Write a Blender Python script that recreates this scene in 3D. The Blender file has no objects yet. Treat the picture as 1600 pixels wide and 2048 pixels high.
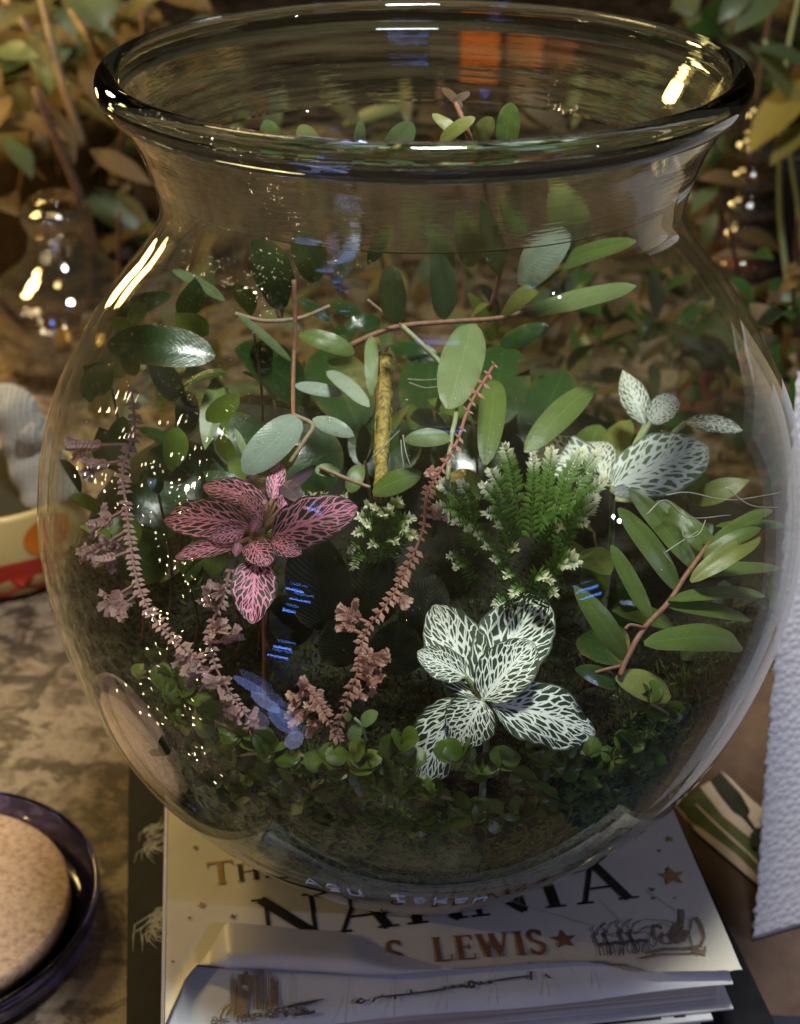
import bpy, math, random
import numpy as np
from mathutils import Vector, noise as mnoise
random.seed(7); rng = np.random.default_rng(11)
scene = bpy.context.scene
COL = scene.collection

# ------------------------------------------------------------------ camera
FPX = 3000.0                      # focal length in photograph pixels (1600 x 2048)
CAM = np.array([0.0, -0.396, 0.331]); PITCH = math.radians(29.0); YAW = math.radians(-0.86)
cd = bpy.data.cameras.new('camera'); cam = bpy.data.objects.new('camera', cd); COL.objects.link(cam)
cam.location = CAM; cam.rotation_euler = (math.pi/2-PITCH, 0, -YAW)
cd.sensor_fit = 'HORIZONTAL'; cd.sensor_width = 36; cd.lens = FPX/1600*36
cd.clip_start = 0.01; cd.clip_end = 60
cd.dof.use_dof = True; cd.dof.focus_distance = 0.372; cd.dof.aperture_fstop = 25
scene.camera = cam
scene.render.engine = 'CYCLES'
scene.render.resolution_x = 800; scene.render.resolution_y = 1024
cy = scene.cycles
cy.use_denoising = True; cy.use_adaptive_sampling = True; cy.adaptive_threshold = 0.025; cy.max_bounces = 10; cy.transparent_max_bounces = 40
cy.diffuse_bounces = 2; cy.glossy_bounces = 4; cy.transmission_bounces = 8
cy.caustics_reflective = False; cy.caustics_refractive = False
cy.sample_clamp_indirect = 4.0; cy.use_light_tree = True
scene.view_settings.view_transform = 'Standard'; scene.view_settings.look = 'None'
scene.view_settings.exposure = 0.0; scene.view_settings.gamma = 1.0

# ------------------------------------------------------------------ world and lamps (indoors, evening)
world = bpy.data.worlds.new('World'); scene.world = world; world.use_nodes = True
bg = world.node_tree.nodes['Background']; bg.inputs[0].default_value = (0.82, 0.72, 0.52, 1); bg.inputs[1].default_value = 0.028

def lamp(name, kind, loc, power, color, size=0.1, target=None, size_y=None, spread=None):
    d = bpy.data.lights.new(name, kind); d.energy = power; d.color = color
    if kind == 'AREA':
        d.shape = 'RECTANGLE' if size_y else 'DISK'; d.size = size
        if size_y: d.size_y = size_y
        if spread: d.spread = math.radians(spread)
    else:
        d.shadow_soft_size = size
        if kind == 'SPOT': d.spot_size = math.radians(spread or 90); d.spot_blend = 1.0
    o = bpy.data.objects.new(name, d); COL.objects.link(o); o.location = loc
    if target is not None:
        o.rotation_euler = (Vector(target)-Vector(loc)).to_track_quat('-Z', 'Y').to_euler()
    return o
# the cool lamp that hangs over the bowl, the warm lamp at the left and the cool screen light from the front
lamp('hanging_lamp', 'AREA', (0.04, -0.13, 0.88), 7.2, (0.97, 0.99, 0.95), 0.14, (0, 0, 0.05))
lamp('warm_table_lamp', 'AREA', (-0.52, 0.55, 0.46), 2.6, (1.0, 0.70, 0.24), 0.14, (-0.02, 0.25, 0.0))
lamp('warm_back_lamp', 'AREA', (-0.35, 0.55, 1.0), 1.8, (1.0, 0.72, 0.28), 0.25, (-0.05, 0.7, 0.0))
lamp('cool_side_lamp', 'SPOT', (0.75, -0.50, 0.42), 6.0, (0.56, 0.60, 1.0), 0.010, (0.05, -.05, -0.02), spread=80)
lamp('warm_side_lamp', 'SPOT', (-0.80, -0.30, 0.42), 3.6, (1.0, 0.74, 0.36), 0.010, (-.05, -.05, -.02), spread=80)
lamp('blue_tube_lamp', 'AREA', (0.10, -0.80, 0.95), 0.10, (0.22, 0.40, 1.0), 0.28, (0, 0, 0.1), 0.02)

# ------------------------------------------------------------------ pixel helpers: a photo pixel and a real depth give a point
_r = np.array([math.cos(YAW), -math.sin(YAW), 0]); _f = np.array([math.sin(YAW)*math.cos(PITCH), math.cos(YAW)*math.cos(PITCH), -math.sin(PITCH)])
_u = np.cross(_r, _f)
def ray(x, y):
    d = _f+_r*(x-800)/FPX-_u*(y-1024)/FPX
    return d/np.linalg.norm(d)
def pZ(x, y, Z): d = ray(x, y); return CAM+d*((Z-CAM[2])/d[2])
def pY(x, y, Y): d = ray(x, y); return CAM+d*((Y-CAM[1])/d[1])
def pxm(P): return np.linalg.norm(np.asarray(P)-CAM)/FPX     # metres per photo pixel at P
# bowl profile (height, radius)
KZ = [0.0, 0.0015, .006, .02, .05, .085, .117, .15, .178, .195, .2055, .214, .226, .234, .241]
KR = [.050, .0555, .0600, .0735, .0960, .1085, .1120, .1060, .0905, .0768, .0708, .0708, .0745, .0785, .0815]
def prof(n=420):
    t = np.linspace(0, len(KZ)-1, n)
    def cs(v):
        v = np.array(v, float); m = np.gradient(v); i = np.clip(t.astype(int), 0, len(v)-2); s = t-i
        return (2*s**3-3*s**2+1)*v[i]+(s**3-2*s**2+s)*m[i]+(-2*s**3+3*s**2)*v[i+1]+(s**3-s**2)*m[i+1]
    return cs(KZ), cs(KR)
PZ, PR = prof(); GT = 0.0028
def rout(z): return float(np.interp(z, PZ, PR))
def rin(z): return rout(z)-GT
def soilh(x, y):
    b = 0.080+0.022*max(0, (y+0.10)/0.20)**1.1+0.30*(x*x)*(1.0 if x > 0 else 1.4)
    b += 0.030*math.exp(-((x+.055)**2+(y-.040)**2)/.0011)+0.020*math.exp(-((x-.005)**2+(y-.060)**2)/.0014)
    return b+0.004*mnoise.noise(Vector((x*45, y*45, 3.1)))+0.002*mnoise.noise(Vector((x*130, y*130, 9)))
def span(x, y, m=0.0015):
    """where the line of sight through a pixel is inside the bowl and above the soil"""
    d = ray(x, y); a = b = None
    for t in np.arange(0.2, 0.75, 0.0008):
        P = CAM+d*t
        ins = 0.012 < P[2] < 0.25 and math.hypot(P[0], P[1]) < rin(P[2])-m
        if ins and a is None: a = t
        if ins:
            b = t
            if P[2] < soilh(P[0], P[1]): break
        elif a is not None: break
    if a is None: a = b = 0.4
    return a, b
def pin(x, y, f):
    a, b = span(x, y); return CAM+ray(x, y)*(a+(b-a)*f)
def keep(P, m=0.0022):
    """pull a point inside the glass"""
    P = np.array(P, float); P[2] = min(max(P[2], 0.012), 0.30)
    r = math.hypot(P[0], P[1]); R = rin(P[2])-m if P[2] < .241 else 9
    if r > R: P[:2] *= R/r
    return P
def outer_hit(x, y):
    d = ray(x, y)
    for t in np.arange(0.2, 0.7, 0.0003):
        P = CAM+d*t
        if 0.002 < P[2] < 0.236 and math.hypot(P[0], P[1]) < rout(P[2]):
            dr = (rout(P[2]+.001)-rout(P[2]-.001))/.002; h = math.hypot(P[0], P[1])
            n = np.array([P[0]/h, P[1]/h, -dr]); return P, n/np.linalg.norm(n), d
    return None
# fairy lights strung up at the left: each one shows as a glint on the curved glass
DOTS = [(200,820),(216,820),(235,790),(258,795),(247,860),(240,875),(250,872),(285,930),(292,927),(320,845),(360,840),(344,910),(305,935),(310,947),(155,937),(150,952),(197,935),(185,952),(192,962),(212,952),(205,967),(210,982),(242,957),(285,970),(345,965),(345,975),(340,985),(358,992),(235,1007),(232,1015),(260,1020),(287,1030),(285,1050),(312,1065),(312,1078),(360,1005),(360,1025),(400,955),(400,925),(415,880),(445,867),(455,820),(390,897),(365,917),(317,1092),(320,1120),(335,1130),(332,1147),(350,1135),(370,1127),(367,1150),(370,1162),(377,1167),(367,1192),(292,1227),(305,1230),(305,1240),(320,1235),(320,1245),(295,1297),(320,1307),(300,1342),(287,1387),(234,1380),(281,1367),(281,1425),(299,1430),(315,1447),(325,1447),(370,1412),(366,1430),(387,1435),(387,1450),(378,1508),(390,1508),(395,1520),(431,1565),(350,1272),(347,1285),(395,1360),(405,1200),(408,1210),(400,1300),(410,1310)]
for x, y in DOTS:
    h = outer_hit(x, y)
    if h is None: continue
    P, n, d = h; q = d-2*np.dot(d, n)*n; dist = 0.62
    if q[2] < -0.05: dist = min(dist, (P[2]+0.045)/-q[2])
    if dist < 0.14: continue
    L = P+q*dist; s = dist/0.62
    lamp('fairy_light', 'POINT', L, 0.036*s*s*random.uniform(.5, 1.5), (1.0, 0.82, 0.50), 0.0030*s*random.uniform(.8, 1.25))
# blue light strips of the plant lamp behind the photographer
for x, y, w, l, pw in [(590,1180,.07,.008,.05),(600,1200,.08,.008,.05),(578,1222,.05,.008,.03),(565,1296,.07,.008,.05),(556,1314,.08,.008,.05),(690,622,.06,.008,.03),(1175,1176,.09,.008,.04),(1180,1192,.09,.008,.04)]:
    h = outer_hit(x, y); P, n, d = h; q = d-2*np.dot(d, n)*n; dist = min(0.75, (P[2]+.03)/max(1e-3, -q[2])) if q[2] < 0 else .75; L = P+q*dist; w *= dist/.75; l *= dist/.75; pw *= (dist/.75)**2
    lamp('blue_light_strip', 'AREA', L, pw, (0.10, 0.26, 1.0), w, P, l)

for x, y, w, l, pw, c_ in [(500, 1372, .11, .035, .05, (.30, .42, 1.0)), (532, 1405, .10, .05, .07, (.42, .50, 1.0)), (566, 1440, .08, .11, .09, (.30, .42, 1.0)), (588, 1480, .10, .05, .05, (.55, .58, 1.0)), (515, 1440, .09, .07, .03, (.62, .50, .85))]:
    P, n, d = outer_hit(x, y); q = d-2*np.dot(d, n)*n; dist = min(.6, (P[2]+.03)/max(1e-3, -q[2])) if q[2] < 0 else .6; k_ = dist/.6
    o_ = lamp('tablet_screen', 'AREA', P+q*dist, pw*k_*k_, c_, w*k_, P, l*k_); o_.data.shape = 'ELLIPSE'; o_.rotation_euler.rotate_axis('Z', random.uniform(-.9, .9))
# two warm bulbs at the far left gild the left shoulder of the glass
for x, y, pw in [(262, 548, .5), (296, 500, .35), (238, 580, .4)]:
    P, n, d = outer_hit(x+3, y); q = d-2*np.dot(d, n)*n; lamp('warm_bulb', 'POINT', P+q*.55, pw, (1.0, .66, .20), .022)

# ------------------------------------------------------------------ materials
def newmat(name):
    m = bpy.data.materials.new(name); m.use_nodes = True
    nt = m.node_tree; return m, nt, nt.nodes, nt.links, nt.nodes['Principled BSDF']
def math_node(nt, op, a, b=None, c=None, clamp=False):
    n = nt.nodes.new('ShaderNodeMath'); n.operation = op; n.use_clamp = clamp
    for i, v in enumerate((a, b, c)):
        if v is None: continue
        if isinstance(v, (int, float)): n.inputs[i].default_value = v
        else: nt.links.new(v, n.inputs[i])
    return n.outputs[0]
def ramp(nt, fac, stops):
    n = nt.nodes.new('ShaderNodeValToRGB'); e = n.color_ramp.elements
    while len(e) < len(stops): e.new(0.5)
    for el, (p, c) in zip(e, stops): el.position = p; el.color = (*c, 1)
    nt.links.new(fac, n.inputs[0]); return n.outputs[0]
def mixc(nt, fac, a, b, mode='MIX'):
    n = nt.nodes.new('ShaderNodeMix'); n.data_type = 'RGBA'; n.blend_type = mode
    for s, v in ((n.inputs[0], fac), (n.inputs[6], a), (n.inputs[7], b)):
        if isinstance(v, (int, float)): s.default_value = v
        elif isinstance(v, tuple): s.default_value = (*v, 1)
        else: nt.links.new(v, s)
    return n.outputs[2]
def noise_tex(nt, scale, detail=4, rough=.6, vec=None, dist=0):
    n = nt.nodes.new('ShaderNodeTexNoise'); n.inputs['Scale'].default_value = scale; n.inputs['Detail'].default_value = detail
    n.inputs['Roughness'].default_value = rough; n.inputs['Distortion'].default_value = dist
    if vec is not None: nt.links.new(vec, n.inputs['Vector'])
    return n.outputs['Fac']
def vor(nt, scale, feature='F1', vec=None, rand=1.0, dim='3D'):
    n = nt.nodes.new('ShaderNodeTexVoronoi'); n.voronoi_dimensions = dim; n.feature = feature; n.inputs['Scale'].default_value = scale; n.inputs['Randomness'].default_value = rand
    if vec is not None: nt.links.new(vec, n.inputs['Vector'])
    return n
def coord(nt, kind='Object'): return nt.nodes.new('ShaderNodeTexCoord').outputs[kind]
def bump(nt, h, strength, dist=0.001):
    n = nt.nodes.new('ShaderNodeBump'); n.inputs['Strength'].default_value = strength; n.inputs['Distance'].default_value = dist
    nt.links.new(h, n.inputs['Height']); return n.outputs[0]
def setp(p, **k):
    for a, v in k.items():
        s = p.inputs[a.replace('_', ' ')]
        if hasattr(v, 'is_output') or hasattr(v, 'links'): p.id_data.links.new(v, s)
        else: s.default_value = v
def speckled(name, c1, c2, scale=60, rough=.6, bmp=0.2, c3=None, spec=.5, **kw):
    m, nt, N, L, p = newmat(name); co = coord(nt)
    f = noise_tex(nt, scale, 5, .65, co)
    stops = [(.32, c1), (.68, c2)] if c3 is None else [(.28, c1), (.5, c2), (.72, c3)]
    L.new(ramp(nt, f, stops), p.inputs['Base Color']); p.inputs['Roughness'].default_value = rough
    p.inputs['Specular IOR Level'].default_value = spec
    if bmp: L.new(bump(nt, noise_tex(nt, scale*3, 4, .6, co), bmp), p.inputs['Normal'])
    setp(p, **kw); return m
def leaf_mat(name, c1, c2, rib=None, rough=.38, trans=.25, spec=.5, veins=.10):
    """smooth leaf: mottled blade, midrib, side veins as fine relief, some light through it"""
    m, nt, N, L, p = newmat(name)
    uv = N.new('ShaderNodeSeparateXYZ'); L.new(coord(nt, 'UV'), uv.inputs[0])
    oi = N.new('ShaderNodeObjectInfo').outputs['Random']
    a = math_node(nt, 'ABSOLUTE', math_node(nt, 'MULTIPLY_ADD', uv.outputs[0], 2, -1)); v = uv.outputs[1]
    f = noise_tex(nt, 190, 4, .6, coord(nt)); f2 = noise_tex(nt, 1500, 2, .5, coord(nt))
    mixf = math_node(nt, 'ADD', math_node(nt, 'MULTIPLY', f, .75), math_node(nt, 'MULTIPLY_ADD', oi, .5, -.15))
    col = mixc(nt, mixf, c1, c2)
    col = mixc(nt, math_node(nt, 'MULTIPLY', math_node(nt, 'GREATER_THAN', f2, .66), .35), col, tuple(min(1, x*1.6+.03) for x in c2))
    f3 = noise_tex(nt, 120, 3, .6, coord(nt)); ed_ = math_node(nt, 'MULTIPLY', math_node(nt, 'POWER', a, 6), math_node(nt, 'MULTIPLY_ADD', f3, 6, -2.6, clamp=True))
    col = mixc(nt, math_node(nt, 'MULTIPLY', math_node(nt, 'MAXIMUM', ed_, math_node(nt, 'MULTIPLY_ADD', f3, 16, -11.2, clamp=True)), .55), col, (.16, .11, .03))
    if rib:
        rm = math_node(nt, 'SUBTRACT', 1, math_node(nt, 'MULTIPLY', a, 16), clamp=True)
        col = mixc(nt, math_node(nt, 'MULTIPLY', rm, .7), col, rib)
    t = math_node(nt, 'MULTIPLY', math_node(nt, 'SUBTRACT', v, math_node(nt, 'MULTIPLY', a, .3)), 52)
    w = math_node(nt, 'ABSOLUTE', math_node(nt, 'SINE', t))
    hgt = math_node(nt, 'ADD', math_node(nt, 'MULTIPLY', w, veins), f)
    nb = bump(nt, hgt, .35, .0006)
    setp(p, Base_Color=col, Roughness=rough, Specular_IOR_Level=spec, Normal=nb)
    if trans:
        tr = N.new('ShaderNodeBsdfTranslucent'); L.new(mixc(nt, .35, col, (.35, .42, .05)), tr.inputs[0])
        ms = N.new('ShaderNodeMixShader'); ms.inputs[0].default_value = trans
        L.new(p.outputs[0], ms.inputs[1]); L.new(tr.outputs[0], ms.inputs[2]); L.new(ms.outputs[0], N['Material Output'].inputs[0])
    return m
def net_mat(name, dark1, dark2, vein1, vein2, n1=8.5, n2=3.3, thr=.17, rough=.5, kk=.42):
    """net-veined leaf: pale veins over a dark blade, drawn in the leaf's own coordinates, raised a little"""
    m, nt, N, L, p = newmat(name)
    uv = N.new('ShaderNodeSeparateXYZ'); L.new(coord(nt, 'UV'), uv.inputs[0]); v = uv.outputs[1]
    oi = N.new('ShaderNodeObjectInfo').outputs['Random']
    s = math_node(nt, 'MULTIPLY_ADD', uv.outputs[0], 2, -1); a = math_node(nt, 'ABSOLUTE', s); sg = math_node(nt, 'SIGN', s)
    nd = noise_tex(nt, 7, 2, .5, coord(nt, 'UV')); nd = math_node(nt, 'MULTIPLY_ADD', nd, .10, -.05)
    t = math_node(nt, 'ADD', math_node(nt, 'SUBTRACT', v, math_node(nt, 'MULTIPLY', math_node(nt, 'POWER', a, .85), kk)), nd)
    cx = math_node(nt, 'ADD', math_node(nt, 'MULTIPLY', t, n1), math_node(nt, 'MULTIPLY', oi, 57))
    cyy = math_node(nt, 'ADD', math_node(nt, 'MULTIPLY', math_node(nt, 'POWER', a, .8), n2), math_node(nt, 'MULTIPLY', sg, 23))
    cmb = N.new('ShaderNodeCombineXYZ'); L.new(cx, cmb.inputs[0]); L.new(cyy, cmb.inputs[1])
    de = vor(nt, 1, 'DISTANCE_TO_EDGE', cmb.outputs[0], .72, '2D').outputs['Distance']
    th = math_node(nt, 'MULTIPLY_ADD', a, -thr*.45, thr*.98)
    lat = math_node(nt, 'ABSOLUTE', math_node(nt, 'SUBTRACT', math_node(nt, 'FRACT', math_node(nt, 'ADD', math_node(nt, 'MULTIPLY', t, 6.5), math_node(nt, 'MULTIPLY', sg, .23))), .5))
    lat = math_node(nt, 'MULTIPLY_ADD', math_node(nt, 'DIVIDE', lat, math_node(nt, 'MULTIPLY_ADD', a, -.13, .15)), -2.5, 2.6, clamp=True)
    mk = math_node(nt, 'MULTIPLY_ADD', math_node(nt, 'DIVIDE', de, th), -2.6, 2.9, clamp=True)
    mid = math_node(nt, 'MULTIPLY_ADD', math_node(nt, 'DIVIDE', a, math_node(nt, 'MULTIPLY_ADD', v, -.07, .10)), -2.5, 2.6, clamp=True)
    mk = math_node(nt, 'MAXIMUM', math_node(nt, 'MAXIMUM', mk, lat), mid)
    mk = math_node(nt, 'MULTIPLY', mk, math_node(nt, 'MULTIPLY_ADD', a, -14, 13.6, clamp=True))
    f = noise_tex(nt, 260, 4, .6, coord(nt))
    dk = mixc(nt, f, dark1, dark2); vn = mixc(nt, f, vein1, vein2)
    col = mixc(nt, mk, dk, vn)
    setp(p, Base_Color=col, Roughness=rough, Specular_IOR_Level=.3, Normal=bump(nt, math_node(nt, 'SUBTRACT', math_node(nt, 'MULTIPLY', f, .4), math_node(nt, 'MULTIPLY', mk, .7)), .5, .0004))
    return m
def attr_mat(name, c1, c2, tipc, rough=.5, trans=.2, spec=.4):
    """small scale leaves: 'tip' runs from the old green to the pale new growth"""
    m, nt, N, L, p = newmat(name)
    at = N.new('ShaderNodeAttribute'); at.attribute_name = 'tip'
    sep = N.new('ShaderNodeSeparateColor'); L.new(at.outputs['Color'], sep.inputs[0])
    f = noise_tex(nt, 300, 3, .6, coord(nt)); col = mixc(nt, sep.outputs[1], c1, c2); col = mixc(nt, math_node(nt, 'MULTIPLY', f, .5), col, c1)
    col = mixc(nt, sep.outputs[0], col, tipc)
    setp(p, Base_Color=col, Roughness=rough, Specular_IOR_Level=spec)
    tr = N.new('ShaderNodeBsdfTranslucent'); L.new(col, tr.inputs[0]); ms = N.new('ShaderNodeMixShader'); ms.inputs[0].default_value = trans
    L.new(p.outputs[0], ms.inputs[1]); L.new(tr.outputs[0], ms.inputs[2]); L.new(ms.outputs[0], N['Material Output'].inputs[0])
    return m
def thin_glass(name, tint=(.95, .97, .95), dirt_haze=.028, dirt_haze_col=(.5, .48, .4), streak=0.025, f0=.045, rough=0.0, upper=0.0):
    """thin clear wall: light passes straight, angle-dependent mirror reflection, a film of dried water marks, plus painted golden haze where upper is set"""
    m, nt, N, L, p = newmat(name); N.remove(p); co = coord(nt)
    lw = N.new('ShaderNodeLayerWeight'); lw.inputs[0].default_value = .5
    mp = N.new('ShaderNodeMapping'); mp.inputs['Scale'].default_value = (14, 14, 260); L.new(co, mp.inputs[0])
    st = noise_tex(nt, 1, 4, .6, mp.outputs[0]); rip = noise_tex(nt, 38, 2, .5, co)
    nb = bump(nt, math_node(nt, 'ADD', math_node(nt, 'MULTIPLY', st, .25), rip), streak, .0012)
    fr = math_node(nt, 'POWER', lw.outputs['Facing'], 4.8); fr = math_node(nt, 'MULTIPLY_ADD', fr, 1-f0, f0)
    tr = N.new('ShaderNodeBsdfTransparent'); tr.inputs[0].default_value = (*tint, 1)
    gl = N.new('ShaderNodeBsdfGlossy'); gl.inputs['Roughness'].default_value = rough; gl.inputs[0].default_value = (1, 1, 1, 1); L.new(nb, gl.inputs['Normal'])
    m1 = N.new('ShaderNodeMixShader'); L.new(fr, m1.inputs[0]); L.new(tr.outputs[0], m1.inputs[1]); L.new(gl.outputs[0], m1.inputs[2])
    df = N.new('ShaderNodeBsdfDiffuse'); df.inputs[0].default_value = (*dirt_haze_col, 1)
    sz = N.new('ShaderNodeSeparateXYZ'); L.new(co, sz.inputs[0]); up = math_node(nt, 'MULTIPLY_ADD', math_node(nt, 'MULTIPLY_ADD', sz.outputs[2], 12, -1.5, clamp=True), upper, 1.0 if upper == 0 else .25)  # thicker film towards the top paints in a warm haze
    d1 = noise_tex(nt, 22, 5, .7, co); d2 = noise_tex(nt, 420, 3, .6, co)
    dm = math_node(nt, 'MULTIPLY', math_node(nt, 'MULTIPLY', math_node(nt, 'MULTIPLY_ADD', math_node(nt, 'ADD', math_node(nt, 'MULTIPLY', d1, .6), math_node(nt, 'MULTIPLY', st, .4)), 2.4, -.75, clamp=True), up), dirt_haze)
    sp = math_node(nt, 'MULTIPLY', math_node(nt, 'MULTIPLY', math_node(nt, 'MULTIPLY_ADD', d2, 14, -9.8, clamp=True), up), dirt_haze*2.5)
    m2 = N.new('ShaderNodeMixShader'); L.new(math_node(nt, 'ADD', dm, sp), m2.inputs[0]); L.new(m1.outputs[0], m2.inputs[1]); L.new(df.outputs[0], m2.inputs[2])
    L.new(m2.outputs[0], N['Material Output'].inputs[0]); return m
def real_glass(name, col=(.93, .97, .97), ior=1.5, rough=0.0, rip=.1):
    m, nt, N, L, p = newmat(name)
    setp(p, Base_Color=(*col, 1), Roughness=rough, IOR=ior, Transmission_Weight=1.0, Normal=bump(nt, noise_tex(nt, 60, 2, .5, coord(nt)), rip, .001))
    return m
M = {}
M['bowl'] = thin_glass('bowl_glass', dirt_haze=.019, f0=.029, dirt_haze_col=(.44, .41, .17), upper=4.5); M['bowlin'] = thin_glass('bowl_inner_face', (.98, .99, .975), .006, f0=.010, upper=3.0); M['rim'] = real_glass('rim_glass', (.80, .90, .92), rip=.25); M['base'] = real_glass('base_glass', (.34, .42, .52), rip=.3)
M['bottle'] = thin_glass('bottle_glass', (.82, .77, .68), .05, f0=.20)
M['neck'] = real_glass('neck_glass', (.97, .985, .96))
_nt = M['neck'].node_tree; _mp = _nt.nodes.new('ShaderNodeMapping'); _mp.inputs['Scale'].default_value = (16, 16, 320); _nt.links.new(coord(_nt), _mp.inputs[0])
_st = noise_tex(_nt, 1, 4, .65, _mp.outputs[0]); _bl = noise_tex(_nt, 18, 4, .6, coord(_nt)); _df = _nt.nodes.new('ShaderNodeBsdfDiffuse'); _df.inputs[0].default_value = (.52, .42, .20, 1)  # gold dirt streaks that also paint warm haze into the neck glass
_ms = _nt.nodes.new('ShaderNodeMixShader'); _nt.links.new(math_node(_nt, 'MULTIPLY', math_node(_nt, 'MULTIPLY_ADD', _st, 3.2, -1.1, clamp=True), math_node(_nt, 'MULTIPLY', _bl, .16)), _ms.inputs[0])
_nt.links.new(_nt.nodes['Principled BSDF'].outputs[0], _ms.inputs[1]); _nt.links.new(_df.outputs[0], _ms.inputs[2]); _nt.links.new(_ms.outputs[0], _nt.nodes['Material Output'].inputs[0])
_bp = bump(_nt, math_node(_nt, 'ADD', _st, math_node(_nt, 'MULTIPLY', noise_tex(_nt, 40, 2, .5, coord(_nt)), 1.4)), .07, .0012); _nt.links.new(_bp, _nt.nodes['Principled BSDF'].inputs['Normal'])
M['soil'] = speckled('soil', (.004, .0035, .002), (.014, .011, .006), 160, .9, .8, (.018, .02, .006))
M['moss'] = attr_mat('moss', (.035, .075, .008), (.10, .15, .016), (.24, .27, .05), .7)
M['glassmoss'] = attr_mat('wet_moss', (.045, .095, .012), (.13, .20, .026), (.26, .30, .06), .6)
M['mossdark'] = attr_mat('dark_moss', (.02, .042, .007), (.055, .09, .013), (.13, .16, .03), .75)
M['fitwhite'] = net_mat('white_net_leaf', (.018, .034, .016), (.03, .052, .022), (.88, .90, .84), (.78, .83, .74), 10.5, 4.0, .17)
M['fitpale'] = net_mat('pale_net_leaf', (.10, .14, .08), (.15, .19, .11), (.74, .78, .70), (.62, .68, .58), 10, 4.2, .26)
M['fitpink'] = net_mat('pink_net_leaf', (.022, .022, .016), (.035, .032, .022), (.96, .34, .43), (.80, .28, .52), 9, 3.2, .14)
M['fitpurple'] = leaf_mat('purple_leaf_back', (.05, .03, .05), (.09, .05, .08), (.2, .1, .14), trans=.1)
M['vine'] = leaf_mat('vine_leaf', (.10, .17, .030), (.18, .25, .065), (.23, .30, .10), .33)
M['vineold'] = leaf_mat('vine_leaf_yellowing', (.22, .25, .05), (.33, .35, .10), (.3, .3, .12), .36)
M['vinemid'] = leaf_mat('upper_vine_leaf', (.16, .24, .08), (.26, .34, .14), (.30, .38, .18), .42)
M['vinepale'] = leaf_mat('pale_leaf', (.34, .44, .33), (.46, .56, .46), (.5, .58, .46), .3, .3)
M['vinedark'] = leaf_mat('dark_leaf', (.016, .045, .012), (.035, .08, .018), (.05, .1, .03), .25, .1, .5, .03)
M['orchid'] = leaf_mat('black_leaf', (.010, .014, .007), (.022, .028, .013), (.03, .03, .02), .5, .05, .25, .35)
M['carpet'] = leaf_mat('creeper_leaf', (.08, .145, .014), (.16, .24, .035), (.12, .2, .05), .3, .25)
M['seedling'] = leaf_mat('seedling_leaf', (.16, .27, .08), (.22, .34, .12), (.25, .36, .15), .35, .25)
M['frost'] = attr_mat('frosty_spikemoss', (.06, .135, .014), (.165, .285, .042), (.92, .92, .66), .5)
M['ruby'] = attr_mat('ruby_spikemoss', (.36, .15, .11), (.58, .31, .24), (.76, .52, .41), .55)
M['mauve'] = attr_mat('mauve_spikemoss', (.36, .19, .18), (.54, .33, .31), (.66, .46, .43), .55)
M['stem'] = speckled('tan_stem', (.22, .15, .09), (.36, .26, .16), 400, .6)
M['stemred'] = speckled('reddish_stem', (.20, .09, .05), (.34, .17, .10), 500, .55)
M['stempale'] = speckled('pale_green_stem', (.24, .30, .14), (.36, .40, .22), 500, .5)
M['stembrown'] = speckled('brown_stem', (.07, .035, .02), (.15, .08, .045), 400, .6)
M['root'] = speckled('pale_roots', (.30, .30, .24), (.5, .48, .4), 400, .6, 0)
M['bg_leaf'] = leaf_mat('house_plant_leaf', (.075, .072, .025), (.17, .145, .055), (.2, .17, .08), .42, .3)
M['bg_green'] = leaf_mat('green_house_plant_leaf', (.07, .11, .055), (.13, .17, .08), (.17, .19, .1), .4, .3)
M['bg_yellow'] = leaf_mat('yellowing_house_plant_leaf', (.22, .19, .04), (.34, .26, .07), (.3, .25, .1), .42, .3)
M['bg_brown'] = leaf_mat('dry_leaf', (.07, .042, .014), (.14, .085, .03), (.15, .08, .04), .6, .2)
M['water'] = thin_glass('water', (.99, .99, .99), 0, f0=.06, streak=0)

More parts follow.
